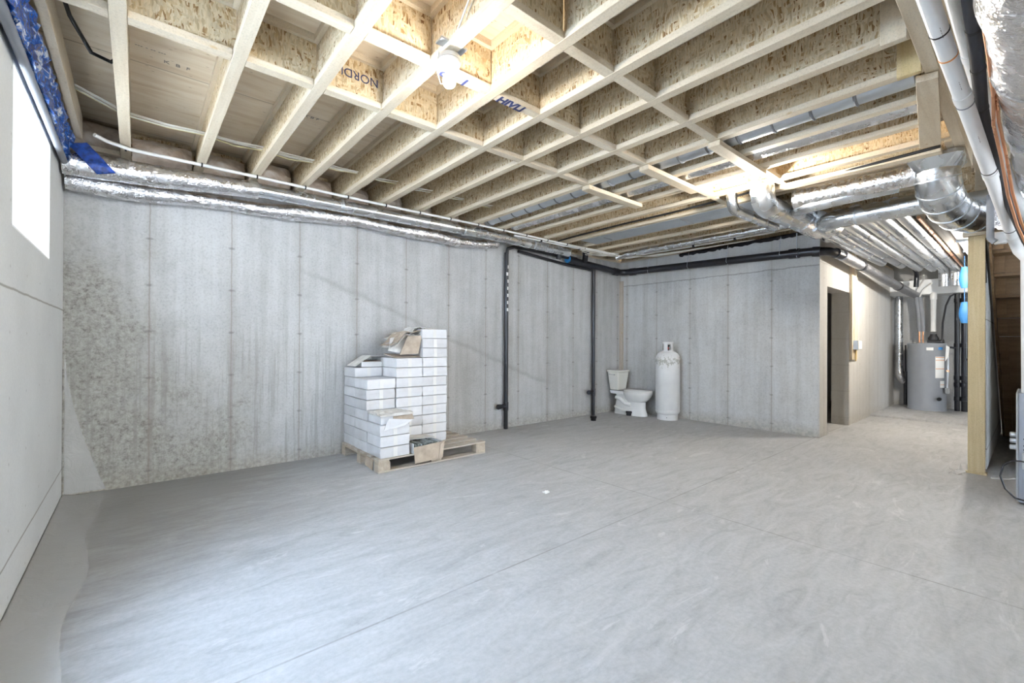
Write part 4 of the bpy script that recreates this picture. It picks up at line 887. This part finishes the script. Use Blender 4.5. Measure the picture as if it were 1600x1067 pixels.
# cardboard sheets on top
zc = Z0+9*BH
o = MB().hexa([(2.04, 4.30, zc+.002), (2.32, 4.26, zc+.002), (2.33, 4.52, zc+.018), (2.03, 4.52, zc+.03)], [(2.04, 4.30, zc+.006), (2.32, 4.26, zc+.008), (2.33, 4.52, zc+.026), (2.03, 4.52, zc+.04)]).build('cardboard_sheet', 'kraft', None, (2.18, 4.4, zc)); P(o, 'brown cardboard sheet lying on the centre column', 'cardboard')
zt_ = Z0+11*BH
sc_ = thing('torn_cardboard_pile', (2.3, 4.3, zt_), 'crumpled torn cardboard draped off the left of the tall column', 'cardboard')
rn = random.Random(6)
def drape(x0, x1, y0, y1, z0, droop, rn, mat, amp=.010, th=.005, nx=12, ny=6):
    R = []
    for a in range(nx+1):
        u = a/nx; x = x1+(x0-x1)*u; zc_ = z0-droop*max(0, u-.45)**2*3.3+.012*math.sin(u*9+y0*40)
        top = [(x+rn.uniform(-amp, amp), y0+(y1-y0)*b/ny+rn.uniform(-amp, amp), zc_+rn.uniform(-amp, amp)) for b in range(ny+1)]
        R.append(top + [(p[0], p[1], p[2]-th) for p in reversed(top)])
    MB().rings(R).build('cardboard_layer', mat, sc_)
for q, a in enumerate(((2.02, 2.50, 4.30, 4.62, .030, .10, 'kraft'), (2.04, 2.44, 4.27, 4.60, .048, .13, 'paper'), (2.10, 2.56, 4.32, 4.66, .064, .06, 'paper'), (2.06, 2.40, 4.26, 4.55, .080, .12, 'kraft'), (2.14, 2.60, 4.34, 4.64, .098, .05, 'paper'), (2.20, 2.52, 4.30, 4.58, .112, .07, 'paper'))):
    drape(a[0], a[1], a[2], a[3], zt_+a[4], a[5], rn, a[6])
MB().hexa([(2.10, 4.30, zc+.03), (2.29, 4.25, zc+.04), (2.34, 4.26, zt_+.03), (2.20, 4.32, zt_+.02)], [(2.10, 4.294, zc+.03), (2.29, 4.244, zc+.04), (2.34, 4.254, zt_+.03), (2.20, 4.314, zt_+.02)]).build('hanging_flap', 'kraft', sc_)['label'] = 'brown flap hanging down'
MB().hexa([(2.02, 4.40, zc+.07), (2.12, 4.34, zc+.05), (2.24, 4.36, zt_+.04), (2.05, 4.42, zt_+.0)], [(2.02, 4.394, zc+.07), (2.12, 4.334, zc+.05), (2.24, 4.354, zt_+.04), (2.05, 4.414, zt_+.0)]).build('torn_side', 'paper', sc_)

# ================================================================ floor litter and film
o = MB(); crumple(o, (1.93+.6, 2.55, .001), .022, .018, .012, random.Random(1), .007, 4, 4); o = o.build('paper_scrap', 'label', None, (2.53, 2.55, 0)); P(o, 'tiny white crumpled scrap on the open floor in front of the pallet', 'scrap')
rn = random.Random(12); R = []
for i in range(70):
    u = i/69; y = .6+(4.86-.6)*u; w_ = .22+.025*math.sin(u*23)+(.05 if u > .93 else 0)
    R.append([(XL+.008+w_*q, y, .0025+rn.uniform(0, .006)+(.012 if q in (0,) else 0)) for q in (0, .25, .5, .75, 1)] )
o = MB().rings(R, cap=False, closed=False).build('plastic_film', 'film', None, (XL+.1, 2.7, 0), smooth=True); P(o, 'strip of translucent plastic film on the floor along the window wall', 'plastic film')
R = [[(XL+.01+.24*(1-v)**1.6*u+.004, 4.855-.06*(1-u)*0-rn.uniform(0, .006), .02+1.1*v) for u in (0, .33, .66, 1)] for v in [i/18 for i in range(19)]]
o = MB().rings(R, cap=False, closed=False).build('plastic_film', 'film', None, (XL+.1, 4.86, .02), smooth=True); P(o, 'tapering plastic film stuck up the corner of the long wall', 'plastic film')
R = []
for i in range(26):
    u = i/25; R.append([(5.93+.12*u*0+(.0), .45+.0, 0)] * 0 or [(5.82+.25*v, .42+.10*u+.02*math.sin(u*9+v*5), .002+rn.uniform(0, .008)+(.12*max(0, v-.75)*4*(.5) if u < .25 else 0)) for v in (0, .3, .6, .8, 1)])
o = MB().rings(R, cap=False, closed=False).build('plastic_film', 'film', None, (5.9, .45, 0), smooth=True); P(o, 'scrap of plastic film on the floor at the foot of the pine stud', 'plastic film')
o = MB().tube([(5.90, .25, .006), (5.95, .15, .01), (6.1, .08, .006), (6.2, -.05, .006)], .007, 6, jit=.3, sub=.03).build('plastic_strand', 'film', None, (6, .1, 0)); P(o, 'twisted strand of plastic on the floor right of the pine stud', 'plastic film')

# ================================================================ passage: stud, switch box
o = MB().box(8.12, 8.42, Y1-.040, Y1-.002, .98, 2.66).build('wall_stud', 'lum_z', None, (8.27, Y1-.02, .98), bevel=.003); P(o, 'pale wood stud fixed to the return wall beside the doorway', 'stud')
eb = thing('switch_box', (8.27, Y1-.07, 1.12), 'small white electrical box at the bottom of the wall stud', 'electrical box')
MB().box(8.16, 8.38, Y1-.10, Y1-.041, 1.13, 1.27).build('box', 'galv_dull', eb, bevel=.005); MB().box(8.17, 8.37, Y1-.105, Y1-.1005, 1.14, 1.26).build('cover', 'label', eb)
MB().tube([(8.2, Y1-.05, 1.27), (8.19, Y1-.055, 1.9), (8.2, Y1-.055, 2.64)], .006, 8).tube([(8.27, Y1-.05, 1.27), (8.25, Y1-.055, 1.9), (8.24, Y1-.055, 2.64)], .006, 8).build('cable', 'cable', eb, smooth=True)
MB().tube([(8.24, Y1-.06, 1.13), (8.23, Y1-.06, 1.04), (8.24, Y1-.055, .96)], .012, 8).build('connector', 'lum_warm', eb, smooth=True)

# ================================================================ water heater corner
hc = (10.98, 1.265, .031)
wh = thing('water_heater', hc, 'grey cylindrical water heater on the raised slab at the end of the passage', 'water heater')
MB().lathe(hc, [(.25, 0), (.268, .0), (.268, .03), (.262, .035), (.262, 1.165), (.266, 1.17), (.266, 1.195), (.255, 1.205), (.03, 1.215)], 48).build('jacket', 'heater', wh, smooth=True)
def curved_patch(m, c, r_, a0, a1, z0, z1):
    R = []
    for i in range(9):
        a = math.radians(a0+(a1-a0)*i/8); R.append([(c[0]+q*math.cos(a), c[1]+q*math.sin(a), z) for q, z in ((r_, z0), (r_+.002, z0), (r_+.002, z1), (r_, z1))])
    m.rings(R); return m
curved_patch(MB(), hc, .263, 212, 246, .62, 1.00).build('label_panel', 'label', wh, smooth=True)['label'] = 'white instruction label'
for z in (.98, .93, .78): curved_patch(MB(), hc, .2655, 213, 245, z, z+.01).build('printed_line', 'orange', wh, smooth=True)
curved_patch(MB(), hc, .263, 228, 246, .45, .57).build('label_panel', 'label', wh, smooth=True); curved_patch(MB(), hc, .2655, 229, 245, .50, .508).build('printed_line', 'orange', wh, smooth=True)
curved_patch(MB(), hc, .263, 186, 206, 1.11, 1.16).build('label_panel', 'label', wh, smooth=True)
curved_patch(MB(), hc, .263, 222, 238, 1.12, 1.165).build('badge', 'blue', wh, smooth=True)
MB().hexa([(hc[0]-.20, hc[1]-.26, .92), (hc[0]-.18, hc[1]-.30, 1.0), (hc[0]-.14, hc[1]-.31, 1.17), (hc[0]-.18, hc[1]-.27, 1.20)], [(hc[0]-.205, hc[1]-.263, .92), (hc[0]-.185, hc[1]-.303, 1.0), (hc[0]-.145, hc[1]-.313, 1.17), (hc[0]-.185, hc[1]-.273, 1.20)]).build('tag_sheet', 'label', wh)
MB().lathe((hc[0]-.20, hc[1]-.19, hc[2]+.22), [(.03, -.06), (.03, .02)], 14, 'x').build('drain_valve', 'black', wh, smooth=True)
m = MB(); m.box(hc[0]-.12, hc[0]-.02, hc[1]-.16, hc[1]-.02, 1.235, 1.30).lathe((hc[0]-.08, hc[1]-.10, 1.29), [(.07, 0), (.075, .04), (.05, .08), (.045, .11)], 18).tube([(hc[0]-.1, hc[1]-.15, 1.26), (hc[0]-.1, hc[1]-.24, 1.27)], .035, 12)
m.build('vent_blower', 'black', wh, smooth=True)
m = MB(); m.tube([(hc[0]-.06, hc[1]+.09, 1.24), (hc[0]-.06, hc[1]+.09, 1.45)], .012, 10).tube([(hc[0]-.06, hc[1]+.04, 1.24), (hc[0]-.06, hc[1]+.04, 1.45)], .012, 10); m.build('copper_connections', 'copper', wh, smooth=True)
m = MB(); m.tube([(hc[0]-.06, hc[1]+.09, 1.45), (hc[0]-.06, hc[1]+.10, 1.75), (hc[0]-.06, hc[1]+.13, 2.08)], .032, 14).tube([(hc[0]-.06, hc[1]+.04, 1.45), (hc[0]-.06, hc[1]+.05, 1.75), (hc[0]-.06, hc[1]+.085, 2.08)], .032, 14); m.build('foam_sleeve', 'greyfoam', wh, smooth=True)
m = MB(); m.tube([(hc[0]-.06, hc[1]+.13, 2.08), (hc[0]-.1, hc[1]+.11, 2.22), (hc[0]-.3, hc[1]+.0, 2.38), (hc[0]-.5, hc[1]-.02, 2.42)], .012, 10).tube([(hc[0]-.06, hc[1]+.085, 2.08), (hc[0]-.1, hc[1]+.04, 2.2), (hc[0]-.3, hc[1]-.1, 2.30)], .012, 10); m.build('water_tube', 'pex', wh, smooth=True)
MB().box(hc[0]-.16, hc[0]-.08, hc[1]-.31, hc[1]-.255, .35, .45).build('gas_valve', 'furnace_l', wh, bevel=.006); MB().lathe((hc[0]-.13, hc[1]-.29, .75), [(.02, -.03), (.02, .02)], 12, 'x').build('brass_fitting', 'copper', wh, smooth=True)
MB().tube([(hc[0]-.12, hc[1]-.28, .45), (hc[0]-.12, hc[1]-.29, .9), (hc[0]-.1, hc[1]-.28, 1.15)], .014, 10).build('relief_tube', 'galv_dull', wh, smooth=True)
vp = thing('vent_pipe', (10.9, 1.16, 1.4), 'white vent pipe rising from the top of the water heater', 'pipe'); MB().tube([(10.90, 1.165, 1.445), (10.90, 1.165, 2.10), (10.92, 1.165, 2.13)], .040, 18).build('pipe', 'pvc', vp, smooth=True); MB().tube([(10.90, 1.165, 2.02), (10.90, 1.165, 2.12)], .048, 18).build('coupling', 'pvc', vp, smooth=True)
o = MB().tube([(10.85, 1.05, 1.25), (10.84, 1.04, 1.6), (10.86, 1.0, 1.9), (10.9, .95, 2.06), (10.92, .90, 2.10)], .014, 10, sub=.06).build('power_cord', 'foam', None, (10.86, 1.0, 1.3), smooth=True); P(o, 'black flexible cord curving up from the water heater to the drain stack', 'cord')
for k, (y, rd) in enumerate(((.885, .036), (.79, .045))):
    r = thing('drain_stack', (11.2, y, .03), 'tall black drain stack right of the water heater, %s one' % ('thinner', 'thicker')[k], 'pipe', 'black stacks by the water heater')
    MB().tube([(11.15, y, .031), (11.15, y, 2.12)], rd, 18).build('pipe', 'abs', r, smooth=True)
    for z in (.25, .5, .62, 1.2, 2.0): MB().lathe((11.15, y, z), [(rd*1.02, -.04), (rd*1.2, -.035), (rd*1.2, .035), (rd*1.02, .04)], 18).build('coupling', 'abs', r, smooth=True)
    MB().tube([(11.15, y, .95 if k else 1.15), (11.05, y+(-.15 if k else .12), .96 if k else 1.17)], rd*.5, 12).build('branch', 'abs', r, smooth=True)
r = thing('air_duct', (11.1, 1.64, .5), 'upright galvanised duct with a foot elbow left of the water heater', 'duct')
MB().tube([(11.1, 1.66, 2.20), (11.1, 1.66, .75)], .055, 18).build('duct_pipe', 'galv', r, smooth=True)
MB().tube([(11.1, 1.66, .75), (11.1, 1.655, .62), (11.14, 1.62, .52), (11.2, 1.56, .48)], .060, 18, jit=.03, sub=.04).build('foot_elbow', 'foil', r, smooth=True)
o = MB().tube([(11.13, 1.575, 1.2), (11.13, 1.575, .68)], .012, 8).tube([(11.13, 1.575, .70), (11.13, 1.575, .07)], .030, 12).build('black_hose', 'abs', None, (11.13, 1.575, .03), smooth=True); P(o, 'black upright pipe squeezed between the galvanised duct and the water heater', 'pipe')
o = MB().tube([(10.2, 1.32, 2.50), (10.3, 1.32, 2.46), (10.42, 1.33, 2.40), (10.44, 1.34, 2.22)], .035, 14).build('drain_elbow', 'abs', None, (10.4, 1.33, 2.2), smooth=True); P(o, 'bent black drain elbow under the end of the duct bundle', 'pipe')
for k, (z, n_) in enumerate(((2.02, 'upper'), (1.52, 'lower'))):
    R = []
    for i in range(12):
        v_ = i/11; ww = .035+.025*math.sin(PI*min(1, v_*1.1)); R.append([(9.0+ww*.5*math.cos(a), .640+ww*math.sin(a), z+.30*v_*(1-.0)) for a in [2*PI*q/12 for q in range(12)]])
    o = MB().rings(R).tube([(9.0, .640, z+.28), (9.0, .600 if 0 else .640, z+(.455 if k == 0 else .50))], .004, 6).build('blue_bag', simple('light blue cloth %s' % n_, (.012, .10, .26), .6), None, (9, .655, z), smooth=True); P(o, '%s light blue bag hanging beyond the pine stud' % n_, 'bag', 'light blue bags beyond the stud')
